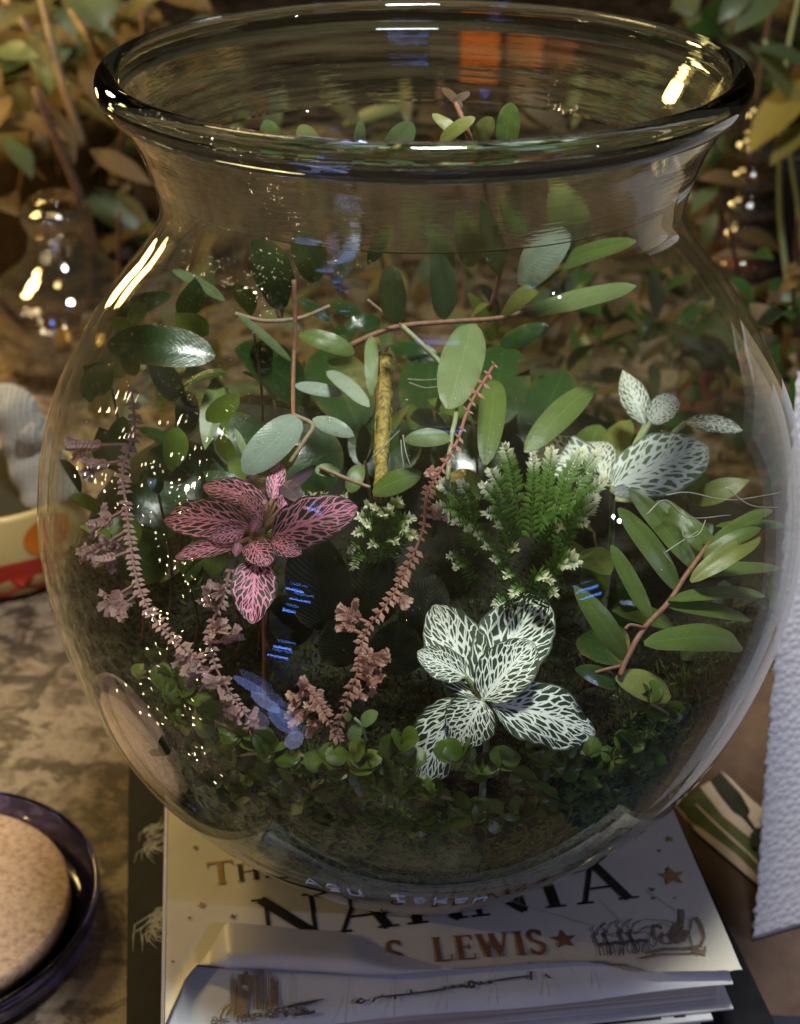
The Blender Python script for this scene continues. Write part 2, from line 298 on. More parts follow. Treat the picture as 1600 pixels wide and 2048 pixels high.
# ------------------------------------------------------------------ builders
class MB:
    def __init__(s): s.v = []; s.f = []; s.uv = []; s.tip = []; s.mi = []
    def add(s, verts, faces, uv=None, tip=(0, .5), mi=0):
        o = len(s.v); s.v += [tuple(map(float, q)) for q in verts]
        s.uv += list(uv) if uv is not None else [(0, 0)]*len(verts)
        s.tip += list(tip) if isinstance(tip, list) else [tip]*len(verts)
        s.f += [tuple(i+o for i in f) for f in faces]; s.mi += [mi]*len(faces)
    def box(s, lo, hi, bev=0.0, mi=0):
        (x0, y0, z0), (x1, y1, z1) = lo, hi
        if bev <= 0:
            s.add([(x0,y0,z0),(x1,y0,z0),(x1,y1,z0),(x0,y1,z0),(x0,y0,z1),(x1,y0,z1),(x1,y1,z1),(x0,y1,z1)], [(3,2,1,0),(4,5,6,7),(0,1,5,4),(1,2,6,5),(2,3,7,6),(3,0,4,7)], mi=mi); return
        rings = []
        for z, i in ((z0, bev), (z0+bev, 0), (z1-bev, 0), (z1, bev)):
            rings.append([(x0+i+(bev-i)*0, y0+i, z), (x1-i, y0+i, z), (x1-i, y1-i, z), (x0+i, y1-i, z)])
        vs = [q for r in rings for q in r]; fs = [(3,2,1,0),(12,13,14,15)]
        for k in range(3):
            for j in range(4): a = k*4+j; b = k*4+(j+1) % 4; fs.append((a, b, b+4, a+4))
        s.add(vs, fs, mi=mi)
    def lathe(s, prof, n=48, c=(0, 0, 0), close=False, mi=0, wob=None):
        vs = []; m = len(prof)
        for (r, z) in prof:
            for k in range(n):
                a = 2*math.pi*k/n; rr = r*(1+(wob(a, z) if wob else 0)); vs.append((c[0]+rr*math.cos(a), c[1]+rr*math.sin(a), c[2]+z))
        fs = []
        for i in range(m if close else m-1):
            j = (i+1) % m
            for k in range(n): q = (k+1) % n; fs.append((i*n+k, i*n+q, j*n+q, j*n+k))
        s.add(vs, fs, mi=mi)
    def tube(s, pts, rad, n=6, tip=(0, .5), mi=0, cap=True):
        pts = [np.array(p, float) for p in pts]; m = len(pts)
        if not hasattr(rad, '__len__'): rad = [rad]*m
        vs = []; up = np.array([.13, .2, .97])
        for i, p in enumerate(pts):
            t = pts[min(i+1, m-1)]-pts[max(i-1, 0)]; t = t/(np.linalg.norm(t)+1e-12)
            a = np.cross(t, up); a = a/(np.linalg.norm(a)+1e-9); b = np.cross(a, t)
            for k in range(n): w = 2*math.pi*k/n; vs.append(p+rad[i]*(a*math.cos(w)+b*math.sin(w)))
        fs = [(i*n+k, i*n+(k+1) % n, (i+1)*n+(k+1) % n, (i+1)*n+k) for i in range(m-1) for k in range(n)]
        if cap: fs += [tuple(range(n))[::-1], tuple(range((m-1)*n, m*n))]
        s.add(vs, fs, tip=tip, mi=mi)
    def ball(s, c, r, nu=8, nv=5, sc=(1, 1, 1), mi=0, tip=(0, .5)):
        vs = []
        for i in range(nv+1):
            t = math.pi*i/nv
            for k in range(nu): a = 2*math.pi*k/nu; vs.append((c[0]+r*sc[0]*math.sin(t)*math.cos(a), c[1]+r*sc[1]*math.sin(t)*math.sin(a), c[2]+r*sc[2]*math.cos(t)))
        s.add(vs, [(i*nu+k, (i+1)*nu+k, (i+1)*nu+(k+1) % nu, i*nu+(k+1) % nu) for i in range(nv) for k in range(nu)], mi=mi, tip=tip)
    def build(s, name, mat, parent=None, smooth=True, org=(0, 0, 0)):
        me = bpy.data.meshes.new(name); O = np.array(org, float)
        V = np.array(s.v)-O; me.from_pydata([tuple(q) for q in V], [], s.f)
        for mm in (mat if isinstance(mat, (list, tuple)) else [mat]): me.materials.append(mm)
        if any(s.mi): me.polygons.foreach_set('material_index', s.mi)
        if smooth: me.polygons.foreach_set('use_smooth', [True]*len(me.polygons))
        li = np.empty(len(me.loops), int); me.loops.foreach_get('vertex_index', li)
        uv = me.uv_layers.new(name='UVMap'); uv.data.foreach_set('uv', np.array(s.uv, 'f')[li].ravel())
        at = me.attributes.new('tip', 'FLOAT_COLOR', 'POINT')
        tc = np.zeros((len(s.v), 4), 'f'); tc[:, 3] = 1; tc[:, :2] = np.array(s.tip, 'f'); at.data.foreach_set('color', tc.ravel())
        me.validate(); me.update()
        o = bpy.data.objects.new(name, me); COL.objects.link(o)
        if parent is not None: o.parent = parent
        else: o.location = O
        return o
def thing(name, label, cat, loc=(0, 0, 0), group=None, rz=0):
    o = bpy.data.objects.new(name, None); COL.objects.link(o); o.location = loc; o.rotation_euler = (0, 0, rz); o.empty_display_size = .01
    o['label'] = label; o['category'] = cat
    if group: o['group'] = group
    return o
def tag(o, label, cat, group=None):
    o['label'] = label; o['category'] = cat
    if group: o['group'] = group
    return o
def unit(v): v = np.array(v, float); return v/(np.linalg.norm(v)+1e-12)
def toward(P): return unit(CAM-np.array(P))
SHAPES = {'ovate': lambda v: 1.62*(v**.55)*((1-v)**.62), 'lance': lambda v: 2.05*(v**.9)*((1-v)**1.05), 'oblong': lambda v: (1-abs(2*v-1)**2.8)**.46*(.82+.18*math.sin(math.pi*v)),
          'round': lambda v: (1-abs(2*v-1)**2.1)**.5, 'spoon': lambda v: 1.5*(v**.8)*((1-v)**.42), 'net': lambda v: 1.5*(v**.48)*((1-v)**.62)}
for _k in list(SHAPES):
    _mx = max(SHAPES[_k](i/200) for i in range(1, 200)); SHAPES[_k] = (lambda g, q: (lambda v: g(v)/q))(SHAPES[_k], _mx)
def leaf(mb, B, T, W, N, shape='ovate', arch=.08, droop=0, fold=.15, cup=0, thick=0, nv=12, nu=7, wave=0, serr=0, keepin=False, twist=0, bite=None, mi=0):
    B = np.array(B, float); T = np.array(T, float); ax = T-B; L = np.linalg.norm(ax); a = ax/L
    sd = unit(np.cross(a, N)); n = np.cross(sd, a)
    sf = SHAPES[shape]; ph = random.uniform(0, 9); vs = []; uv = []
    for i in range(nv+1):
        v = i/nv; vv = min(max(v, .004), .996); w = W/2*sf(vv)
        c = B+a*L*v+n*L*(arch*4*v*(1-v)-droop*v*v)
        tw = twist*(v-.3); s2 = sd*math.cos(tw)+n*math.sin(tw); n2 = n*math.cos(tw)-sd*math.sin(tw)
        for j in range(nu):
            u = -1+2*j/(nu-1); ww = w*(1+serr*(random.random()-.5)*(abs(u) > .9))
            if bite and abs(u) > .3 and v > bite: ww *= random.uniform(.45, 1.0)
            q = c+s2*u*ww+n2*(fold*abs(u)*ww-cup*u*u*ww+wave*W*math.sin(v*17+ph+u*2)*abs(u)**1.5)
            vs.append(keep(q) if keepin else q); uv.append(((u+1)/2, v))
    fs = [(i*nu+j, i*nu+j+1, (i+1)*nu+j+1, (i+1)*nu+j) for i in range(nv) for j in range(nu-1)]
    if thick:
        k = len(vs); inner = {}
        for i in range(nv+1):
            for j in range(nu):
                e = 0 if j in (0, nu-1) or i in (0, nv) else 1
                vs.append(vs[i*nu+j]-n*thick*e*(1-abs(-1+2*j/(nu-1))**2)); uv.append(uv[i*nu+j])
        fs += [(k+i*nu+j, k+(i+1)*nu+j, k+(i+1)*nu+j+1, k+i*nu+j+1) for i in range(nv) for j in range(nu-1)]
    mb.add(vs, fs, uv, mi=mi)
def leaf_obj(root, mat, B, T, W, N, name='leaf', **k):
    mb = MB(); leaf(mb, B, T, W, N, **k); return mb.build(name, mat, root, org=root.location)
def curve(pts, n=24):
    p = np.array(pts, float); m = np.gradient(p, axis=0) if len(p) > 2 else np.array([p[1]-p[0]]*2); t = np.linspace(0, len(p)-1, n)
    i = np.clip(t.astype(int), 0, len(p)-2); s = (t-i)[:, None]
    return (2*s**3-3*s**2+1)*p[i]+(s**3-2*s**2+s)*m[i]+(-2*s**3+3*s**2)*p[i+1]+(s**3-s**2)*m[i+1]
def tube_obj(root, mat, pts, r0, r1=None, name='stem', n=7, seg=20):
    c = curve(pts, seg); r = np.linspace(r0, r0 if r1 is None else r1, seg); mb = MB(); mb.tube(c, r, n)
    return mb.build(name, mat, root, org=root.location)

# ------------------------------------------------------------------ the counter and what stands behind
CZ = -0.055
m, nt, N, L, p = newmat('stone_counter'); co = coord(nt)
wv = noise_tex(nt, 26, 3, .6, co, .6)
v1 = vor(nt, 52, 'F1', co).outputs['Color']; sp = N.new('ShaderNodeSeparateColor'); L.new(v1, sp.inputs[0])
f = math_node(nt, 'ADD', math_node(nt, 'MULTIPLY', wv, .65), math_node(nt, 'MULTIPLY', noise_tex(nt, 90, 6, .7, co, .4), .45))
col = ramp(nt, f, [(.40, (.020, .014, .010)), (.47, (.070, .048, .034)), (.535, (.165, .118, .083)), (.61, (.28, .215, .155)), (.70, (.12, .08, .055))])
col = mixc(nt, math_node(nt, 'MULTIPLY', math_node(nt, 'MULTIPLY_ADD', noise_tex(nt, 55, 3, .6, co, .8), 13, -6.6, clamp=True), .82), col, (.034, .024, .019))
setp(p, Base_Color=col, Roughness=.5, Specular_IOR_Level=.25, Normal=bump(nt, f, .12, .001))
mb = MB(); mb.box((-1.6, -1.2, CZ-.04), (1.6, 1.9, CZ), .004); c = mb.build('counter', m, smooth=False); c['kind'] = 'structure'
M['wall'] = speckled('dim_wall', (.05, .036, .018), (.09, .065, .033), 3, .9, .1, (.07, .05, .025))
mb = MB(); mb.box((-2.2, 1.9, -.3), (2.2, 1.95, 2.0)); w = mb.build('wall', M['wall'], smooth=False); w['kind'] = 'structure'

# ------------------------------------------------------------------ the bowl
bowl = thing('glass_bowl', 'large clear round glass bowl with flared neck holding the planted terrarium', 'bowl')
mb = MB(); k = [i for i in range(len(PZ)) if PZ[i] > .0170]
NKZ = .2185
mb.lathe([(PR[i], PZ[i]) for i in k if PZ[i] < NKZ], 160); n_out = len(mb.f); mb.lathe([(PR[i]-GT, PZ[i]) for i in k if .0185 < PZ[i] < NKZ-.0008][::-1], 160); mb.mi = [0 if q < n_out else 1 for q in range(len(mb.f))]
mb.build('body', [M['bowl'], M['bowlin']], bowl)
# the neck is drawn glass with horizontal waves
mb = MB(); kn = [i for i in k if PZ[i] >= NKZ-.0008]; wv_ = lambda a, z: .0009*mnoise.noise(Vector((math.cos(a)*3, math.sin(a)*3, z*190)))
mb.lathe([(PR[i], PZ[i]) for i in kn], 200, wob=wv_); kn = [i for i in k if PZ[i] >= NKZ-.0009]; mb.lathe([(PR[i]-GT, PZ[i]) for i in kn][::-1], 200, wob=wv_); mb.build('neck', M['neck'], bowl)
mb = MB(); ring = []
for a in np.linspace(0, 2*math.pi, 25)[:-1]:
    ring.append((.0812+.0031*math.cos(a)+.0004*math.sin(2*a), .2412+.0046*math.sin(a)))
mb.lathe(ring, 160, close=True, wob=lambda a, z: .006*math.sin(3*a+1)*.15+.003*math.sin(a*11)*.2); mb.build('rim', M['rim'], bowl)
mb = MB()
mb.lathe([(.0005, .0016), (.030, .0014), (.044, .0004), (.050, 0), (.0545, .0008), (.0575, .0030)]+[(rout(z)-.0001, z) for z in np.linspace(.0060, .0176, 9)]+[(rout(.0185)-GT, .0190), (.058, .0175), (.045, .0165), (.02, .0160), (.0005, .0160)], 120)
mb.build('base', M['base'], bowl)
# pale tone for raised letters that stand in for reflected lettering
M['mirrorletter'] = speckled('letter_reflection', (.42, .5, .56), (.6, .68, .74), 300, .25, .1)

# ------------------------------------------------------------------ lettering made of strokes (flat print)
def arc(cx, cy_, rx, ry, a0, a1, n=10): return [(cx+rx*math.cos(math.radians(a0+(a1-a0)*i/n)), cy_+ry*math.sin(math.radians(a0+(a1-a0)*i/n))) for i in range(n+1)]
TK, TN, SF = .17, .07, .05
def sr(x0, x1, y): return ([(x0, y), (x1, y)], SF)
GL = {
 'N': (1.0, [([(.14, 0), (.14, 1)], TN), ([(.06, .98), (.84, .03)], TK*1.1), ([(.84, 0), (.84, 1)], TN), sr(0, .28, .025), sr(-.08, .16, .975), sr(.70, .98, .975)]),
 'A': (.95, [([(.12, 0), (.47, 1)], TN), ([(.45, 1), (.82, 0)], TK), ([(.24, .34), (.68, .34)], .055), sr(0, .26, .025), sr(.66, .98, .025)]),
 'R': (.92, [([(.2, 0), (.2, 1)], TK), (arc(.34, .74, .28, .235, 90, -90), .11), ([(.2, .965), (.36, .965)], .07), ([(.2, .51), (.36, .51)], .06), ([(.42, .5), (.86, .02)], TK), sr(.04, .36, .025), sr(.04, .24, .975), sr(.76, .98, .025)]),
 'I': (.42, [([(.2, 0), (.2, 1)], TK), sr(.04, .36, .025), sr(.04, .36, .975)]),
 'T': (.82, [([(.4, 0), (.4, 1)], TK), ([(.02, .965), (.78, .965)], .07), ([(.03, .98), (.03, .78)], .05), ([(.77, .98), (.77, .78)], .05), sr(.24, .56, .025)]),
 'H': (.98, [([(.2, 0), (.2, 1)], TK), ([(.78, 0), (.78, 1)], TK), ([(.2, .52), (.78, .52)], .06), sr(.04, .36, .025), sr(.04, .36, .975), sr(.62, .94, .025), sr(.62, .94, .975)]),
 'E': (.78, [([(.2, 0), (.2, 1)], TK), ([(.1, .965), (.66, .965)], .06), ([(.1, .03), (.7, .03)], .06), ([(.2, .52), (.54, .52)], .055), ([(.66, .98), (.66, .78)], .05), ([(.70, .02), (.72, .24)], .05), ([(.54, .64), (.54, .4)], .045), sr(.04, .2, .975), sr(.04, .2, .025)]),
 'L': (.76, [([(.2, 0), (.2, 1)], TK), ([(.1, .03), (.68, .03)], .06), ([(.68, .02), (.70, .26)], .05), sr(.04, .36, .975), sr(.04, .2, .025)]),
 'W': (1.3, [([(.1, 1), (.36, .02)], TK), ([(.36, .02), (.6, .96)], TN), ([(.56, 1), (.84, .02)], TK), ([(.84, .02), (1.12, 1)], TN), sr(-.02, .26, .975), sr(.46, .72, .975), sr(1.0, 1.26, .975)]),
 'S': (.66, [(arc(.32, .75, .22, .22, 20, 270, 14)+arc(.32, .25, .25, .24, 90, -160, 14), .125), ([(.54, .98), (.54, .74)], .045), ([(.07, .02), (.07, .28)], .045)]),
 'C': (.86, [(arc(.46, .5, .38, .48, 48, 312, 20), .13), ([(.74, .99), (.74, .72)], .045)]),
 'O': (.98, [(arc(.48, .5, .38, .47, 0, 360, 26), .13)]),
 'F': (.74, [([(.2, 0), (.2, 1)], TK), ([(.1, .965), (.66, .965)], .06), ([(.2, .52), (.54, .52)], .055), ([(.66, .98), (.66, .76)], .05), sr(.04, .36, .025), sr(.04, .2, .975)]),
 '.': (.36, [([(.1, .02), (.1, .14)], .13)]), ' ': (.42, []),
}
_zs = [0]; INK = 1.0
def stroke(mb, pts, w, f, z):
    w = np.array(w)*INK if hasattr(w, '__len__') else w*INK
    """flat ribbon; f maps 2-D to the sheet"""
    _zs[0] = (_zs[0]+1) % 9; z += _zs[0]*1.2e-5
    p = np.array(pts, float); n = len(p); ws = w if hasattr(w, '__len__') else [w]*n; L_ = []; R_ = []
    for i in range(n):
        t = unit(p[min(i+1, n-1)]-p[max(i-1, 0)]); q = np.array([-t[1], t[0]])*ws[i]/2
        L_.append((*f(p[i]+q), z)); R_.append((*f(p[i]-q), z))
    mb.add(L_+R_, [(i, n+i, n+i+1, i+1) for i in range(n-1)])
def text(mb, s, org, h, f=lambda q: q, z=0, track=.08, wide=1.0, ang=0, wf=1.0):
    x = 0; ca, sa = math.cos(ang), math.sin(ang)
    for chx in s:
        big = h if not chx.islower() else h*.76
        wd, st = GL[chx.upper()]
        for pts, w in st:
            P = [((x+px*big*wide), py*big) for px, py in pts]
            P = [(org[0]+a*ca-b*sa, org[1]+a*sa+b*ca) for a, b in P]
            stroke(mb, P, w*big*wf, f, z)
        x += (wd*wide+track)*big
    return x

# ------------------------------------------------------------------ books under the bowl
ANG = math.radians(8); BO = np.array([-.0705, -.0990])
def bl(x, y, Z=0.0):
    q = pZ(x, y, Z)[:2]-BO; return np.array([q[0]*math.cos(ANG)+q[1]*math.sin(ANG), -q[0]*math.sin(ANG)+q[1]*math.cos(ANG)])
BW, BH = .168, .235
def paper(name, c, rough=.45, var=.06, spec=.35):
    return speckled(name, tuple(x*(1-var*2) for x in c), tuple(min(1, x*(1+var)) for x in c), 28, rough, .05, spec=spec)
M['cover'] = paper('ivory_cover', (.74, .68, .56)); M['undercover'] = paper('white_cover', (.70, .70, .70)); M['film'] = paper('curled_film', (.52, .48, .45), .4)
M['ink'] = speckled('black_print', (.014, .011, .009), (.035, .026, .02), 200, .5, 0); M['inkred'] = speckled('red_brown_print', (.20, .075, .045), (.29, .12, .07), 200, .5, 0)
M['inkbrown'] = speckled('brown_print', (.19, .13, .085), (.30, .215, .145), 260, .6, 0); M['inkgold'] = speckled('gold_print', (.34, .20, .06), (.42, .24, .10), 200, .45, 0)
M['inkline'] = speckled('faint_print', (.40, .38, .38), (.52, .5, .48), 200, .6, 0)
M['inkdark'] = speckled('grey_brown_print', (.085, .07, .07), (.15, .125, .115), 260, .6, 0)
m, nt, N, L, p = newmat('page_edges'); mp = N.new('ShaderNodeMapping'); mp.inputs['Scale'].default_value = (6, 6, 900); L.new(coord(nt), mp.inputs[0])
f = noise_tex(nt, 1, 3, .6, mp.outputs[0]); setp(p, Base_Color=ramp(nt, f, [(.3, (.26, .22, .19)), (.6, (.58, .54, .49))]), Roughness=.8, Normal=bump(nt, f, .5, .0006)); M['pages'] = m
book = thing('story_book', 'thick white paperback with black title NARNIA carrying the glass bowl', 'book', (BO[0], BO[1], 0), rz=ANG)
ZU = -.0030
mb = MB(); nx, ny = 24, 10
# lower layer of the torn cover, drooping a little towards its front edge
vs = []; fs = []
for i in range(ny+1):
    for j in range(nx+1):
        x = BW*j/nx*.985; y = .062*i/ny-.0006*math.sin(j*.5); dz = -.0016*max(0, 1-y/.012)**1.5
        vs.append((x, y, ZU+dz))
fs = [(i*(nx+1)+j, i*(nx+1)+j+1, (i+1)*(nx+1)+j+1, (i+1)*(nx+1)+j) for i in range(ny) for j in range(nx)]
n0 = len(vs); vs += [(a, b, c_-.0005) for a, b, c_ in vs]; fs += [tuple(n0+q for q in f_[::-1]) for f_ in fs]
fs += [(j, n0+j, n0+j+1, j+1) for j in range(nx)]
mb.add(vs, fs); mb.build('lower_cover', M['undercover'], book)
# the upper layer: flat towards the back, its torn front edge curled up and over at the left
tear = [bl(*q) for q in [(345,1990),(395,1935),(520,1936),(640,1942),(790,1952),(900,1945),(1000,1938),(1100,1931),(1200,1930),(1262,1936),(1300,1950),(1400,1948),(1492,1944)]]
tear.sort(key=lambda q: q[0]); tx = [q[0] for q in tear]; ty = [q[1] for q in tear]
mb = MB(); vs = []; uvs = []; NX = 90
cols_ = []
for j in range(NX+1):
    x = BW*j/NX; y0 = float(np.interp(x, tx, ty))
    if x < .006: y0 = float(np.interp(.006, tx, ty))*(x/.006)+.0*(1-x/.006)
    amt = max(0, min(1, (x-.010)/.008))*max(0, min(1, (.085-x)/.03))      # how far the edge is rolled
    rr = .0026*amt+.0002; jag = .0007*mnoise.noise(Vector((x*400, 1, 0)))+.0004*mnoise.noise(Vector((x*1500, 4, 0)))
    col_ = [(x, y, -.00005-.0006*math.exp(-((y-y0)/.004)**2)*(1-amt)) for y in np.linspace(BH, y0+.003, 26)]
    lift = .0009*(1-amt)*(.5+.5*mnoise.noise(Vector((x*60, 2, 0))))*min(1, max(0, (BW-x)/.03))
    col_.append((x, y0+.0012, lift*.5))
    for a in np.linspace(-90, 90, 9)[1:]:
        r2 = math.radians(a); col_.append((x, y0+.0008-rr*math.cos(r2)*amt+jag*(1-amt), rr*(1+math.sin(r2))*amt+lift))
    back = .0145*amt*(1-.35*max(0, (x-.02)/.065))*(1+.12*mnoise.noise(Vector((x*90, 7, 0))))
    for q in (.25, .5, .75, 1): col_.append((x, y0+.0008+back*q+(1-amt)*1e-5*q, rr*2*amt*(1-.45*q)+lift))
    cols_.append(col_)
K = len(cols_[0])
for c_ in cols_: vs += c_
fs = [(j*K+i, (j+1)*K+i, (j+1)*K+i+1, j*K+i+1) for j in range(NX) for i in range(K-1)]
mi = [0 if i < 26 else 1 for j in range(NX) for i in range(K-1)]
# the half on the cover's face is ivory, the rolled-over underside is grey
mb.add(vs, fs); mb.mi = [1 if (mi[q] and cols_[q//(K-1)][30][2] > .0006) else 0 for q in range(len(fs))]
fl = mb.build('cover', [M['cover'], M['film']], book)
mb = MB(); mb.box((.0012, .0035, -.0155), (BW-.006, BH-.004, ZU-.0024), .0004); mb.build('page_block', M['pages'], book, smooth=False)
mb = MB(); mb.box((.0, .001, -.0162), (BW-.001, BH, -.0156)); mb.build('back_cover', M['undercover'], book, smooth=False)
mb = MB(); sp_ = [(-.0004, 0, -.0160), (-.0016, 0, -.011), (-.0016, 0, -.005), (-.0002, 0, -.0003)]
mb.add([(a, .0, z) for a, _, z in sp_]+[(a, BH, z) for a, _, z in sp_]+[(.001, .0, z) for a, _, z in sp_]+[(.001, BH, z) for a, _, z in sp_], [(i, i+1, i+5, i+4) for i in range(3)]+[(8+i, 8+i+1, i+1, i) for i in range(3)])
mb.build('spine', M['cover'], book)
# print on the cover
a0 = bl(522, 1886); a1 = bl(1290, 1795); tang = math.atan2(*(a1-a0)[::-1]); want = np.linalg.norm(a1-a0)
mb = MB(); wtot = text(MB(), 'NARNIA', (0, 0), .0185, wide=1.0, track=.12); text(mb, 'NARNIA', a0, .0185, z=.0002, track=.12*want/wtot, wide=want/wtot, ang=tang); mb.build('title_lettering', M['ink'], book, smooth=False)
mb = MB(); t0 = bl(417, 1772); x_ = text(mb, 'T', t0, .0105, z=.0002, ang=.06); mb.build('title_initial', M['inkgold'], book, smooth=False)
mb = MB(); text(mb, 'he', t0+np.array([x_-.0006, x_*.06]), .0105, z=.0002, ang=.06); q = t0+np.array([x_+.024, .002]); text(mb, 'Chronicles of', q, .0105, z=.0002, ang=.06); mb.build('series_lettering', M['ink'], book, smooth=False)
mb = MB(); b0 = bl(700, 1938); b1 = bl(1092, 1908); an = math.atan2(*(b1-b0)[::-1]); w0 = text(MB(), 'C.S. LEWIS', (0, 0), .0098); text(mb, 'C.S. LEWIS', b0, .0098, z=.0002, ang=an, wide=np.linalg.norm(b1-b0)/w0, track=.08)
mb.build('author_lettering', M['inkred'], book, smooth=False)
def star(mb, c_, r, z, n=5, rot=.3, inner=.42):
    vs = [(c_[0], c_[1], z)]+[(c_[0]+(r if i % 2 == 0 else r*inner)*math.cos(rot+math.pi*i/n), c_[1]+(r if i % 2 == 0 else r*inner)*math.sin(rot+math.pi*i/n), z) for i in range(2*n)]
    mb.add(vs, [(0, i+1, (i+1) % (2*n)+1) for i in range(2*n)])
mb = MB(); star(mb, bl(1128, 1880), .0042, .0003); mb.build('red_star', M['inkred'], book, smooth=False)
for q, r_, k_ in [((1343,1753),.0047,5),((1339,1679),.0017,5),((404,1811),.0016,4)]: mb = MB(); star(mb, bl(*q), r_, .0003, k_); mb.build('gold_star', M['inkgold'], book, smooth=False)
for q, r_, k_ in [((391,1696),.0012,4),((466,1834),.0014,4),((379,1837),.0008,4),((1305,1780),.0012,4),((1307,1797),.0008,4),((1318,1703),.0009,4),((1349,1797),.0006,4),((346,1924),.0007,4),((1395,1842),.0008,4),((415,1660),.0008,4)]: mb = MB(); star(mb, bl(*q), r_, .0003, k_); mb.build('small_star', M['inkdark'], book, smooth=False)
mb = MB()   # faint map lines
for a, b in [((1290,1780),(1385,1845)),((1180,1850),(1010,1800)),((980,1950),(1010,1900)),((1150,1950),(1100,1880)),((1240,1840),(1200,1800))]: stroke(mb, [bl(*a), bl(*b)], .00022, lambda q: q, .0002)
mb.build('map_line', M['inkline'], book, smooth=False)
mb = MB()
def blu(x, y): return bl(x, y, ZU)
for a, b in [((587,1945),(586,2040)),((700,1955),(690,2048)),((790,1955),(788,2048)),((895,1950),(893,2020)),((990,1950),(996,2010)),((1090,1945),(1100,1995)),((1190,1945),(1200,1980))]: stroke(mb, [blu(*a), blu(*b)], .00022, lambda q: q, ZU+.0003)
mb.build('map_line', M['inkline'], book, smooth=False)
INK = .62
# sleigh drawn by deer, lower right of the cover
mb = MB(); rs = random.Random(5)
def pl(pts, w=.0006, mb_=None, F=bl, z=.0003): stroke(mb_ if mb_ is not None else mb, [F(*q) for q in pts], w, lambda q: q, z)
def loop(cx, cy_, rx, ry, w=.0006, a0=0, a1=330, mb_=None, F=bl, z=.0003): pl([(cx+rx*math.cos(math.radians(a)), cy_+ry*math.sin(math.radians(a))) for a in np.linspace(a0, a1, 12)], w, mb_, F, z)
for bx, by, s_ in [(1210, 1895, 1), (1232, 1893, 1.1), (1262, 1890, 1.1), (1280, 1888, 1)]:
    pl([(bx-14*s_, by-2), (bx, by-6*s_), (bx+16*s_, by-4)], .0022); pl([(bx-14*s_, by-4), (bx-22*s_, by-22*s_), (bx-14*s_, by-26*s_)], .0011)
    for dx in (-12, -6, 8, 13): pl([(bx+dx*s_, by), (bx+dx*s_+rs.uniform(-5, 5), by+9*s_), (bx+dx*s_+rs.uniform(-6, 6), by+18*s_)], .0006)
    pl([(bx-18*s_, by-24*s_), (bx-26*s_, by-36*s_), (bx-20*s_, by-44*s_)], .0005); pl([(bx-18*s_, by-26*s_), (bx-10*s_, by-40*s_), (bx+2*s_, by-46*s_)], .0005)
for k_ in range(7): pl([(1200+k_*17, 1872-k_*2+rs.uniform(-8, 8)), (1225+k_*17, 1866-k_*2+rs.uniform(-8, 8)), (1245+k_*16, 1874-k_*3)], .0004)
mb.build('deer_drawing', M['inkdark'], book, smooth=False)
mb = MB()
pl([(1290, 1908), (1330, 1900), (1370, 1899), (1400, 1893), (1408, 1876), (1402, 1850), (1392, 1836)], .0017); pl([(1280, 1918), (1320, 1910), (1380, 1908), (1412, 1902)], .0012)
pl([(1385, 1838), (1378, 1870), (1384, 1892)], .0008); pl([(1345, 1880), (1352, 1862), (1360, 1850)], .0046); pl([(1350, 1885), (1366, 1880), (1372, 1862)], .0030); pl([(1362, 1850), (1364, 1834), (1363, 1820)], .0026)
pl([(1358, 1850), (1330, 1842), (1286, 1841)], .0005); loop(1316, 1866, 9, 14, .0010); loop(1335, 1880, 12, 10, .0009); loop(1306, 1880, 8, 16, .0006)
for k_ in range(9): pl([(1395+rs.uniform(-14, 16), 1900+rs.uniform(-6, 6)), (1400+rs.uniform(-10, 12), 1906+rs.uniform(-4, 6))], .0012)
mb.build('sleigh_drawing', M['inkbrown'], book, smooth=False)
# castle on the lower layer
mb = MB(); Z2 = ZU+.0003
def plu(pts, w): pl(pts, w, mb, blu, Z2)
for x0, x1, y0, y1 in [(462,470,2035,1962),(508,516,2020,1950),(522,528,2020,1946),(537,545,2020,1958),(548,556,2014,1964)]:
    plu([(x0, y0), (x0, y1), ((x0+x1)/2, y1-14), (x1, y1), (x1, y0)], .0006); plu([((x0+x1)/2+1, y0), ((x0+x1)/2+1, y1)], .0007)
for x0, y0, y1 in [(477,2032,1975),(484,2034,1978),(490,2030,1985),(552,2010,1985),(546,2016,1975),(480,1975,1950),(492,1972,1945),(500,1990,1952)]: plu([(x0, y0), (x0+1, y1)], .0018)
plu([(476, 2030), (482, 2005), (492, 2000), (497, 1985)], .0030); plu([(440, 2038), (448, 2020), (460, 2010)], .0011)
mb.build('castle_drawing', M['inkbrown'], book, smooth=False)
mb = MB()
for k_ in range(46):
    x0 = 425+rs.random()*190; y0 = 2046-(x0-425)*.13+rs.uniform(-8, 6); loop(x0, y0, rs.uniform(3, 8), rs.uniform(2, 5), .0006, rs.uniform(0, 90), rs.uniform(200, 330), mb, blu, Z2)
for k_ in range(10): x0 = 560+k_*6; pl([(x0, 2020-k_), (x0+34, 2008-k_)], .0006, mb, blu, Z2); pl([(585+k_*4, 2033-k_*.6), (600+k_*3.4, 2030-k_*.6)], .0016, mb, blu, Z2)
mb.build('tree_drawing', M['inkdark'], book, smooth=False)
INK = .8
mb = MB()   # ornament rule
plu([(712, 2006), (722, 1999), (730, 2003), (722, 2008), (712, 2006)], .0011); plu([(745, 2006), (750, 1999), (760, 1996), (820, 1990), (890, 1980)], .0009)
plu([(985, 1964), (1040, 1956), (1062, 1954)], .0009); plu([(1062, 1962), (1062, 1944)], .0010); plu([(790, 2000), (791, 1990)], .0010); plu([(822, 1990), (822, 1980)], .0008); plu([(765, 1996), (764, 1990)], .0007); plu([(1090, 1950), (1100, 1958)], .0009)
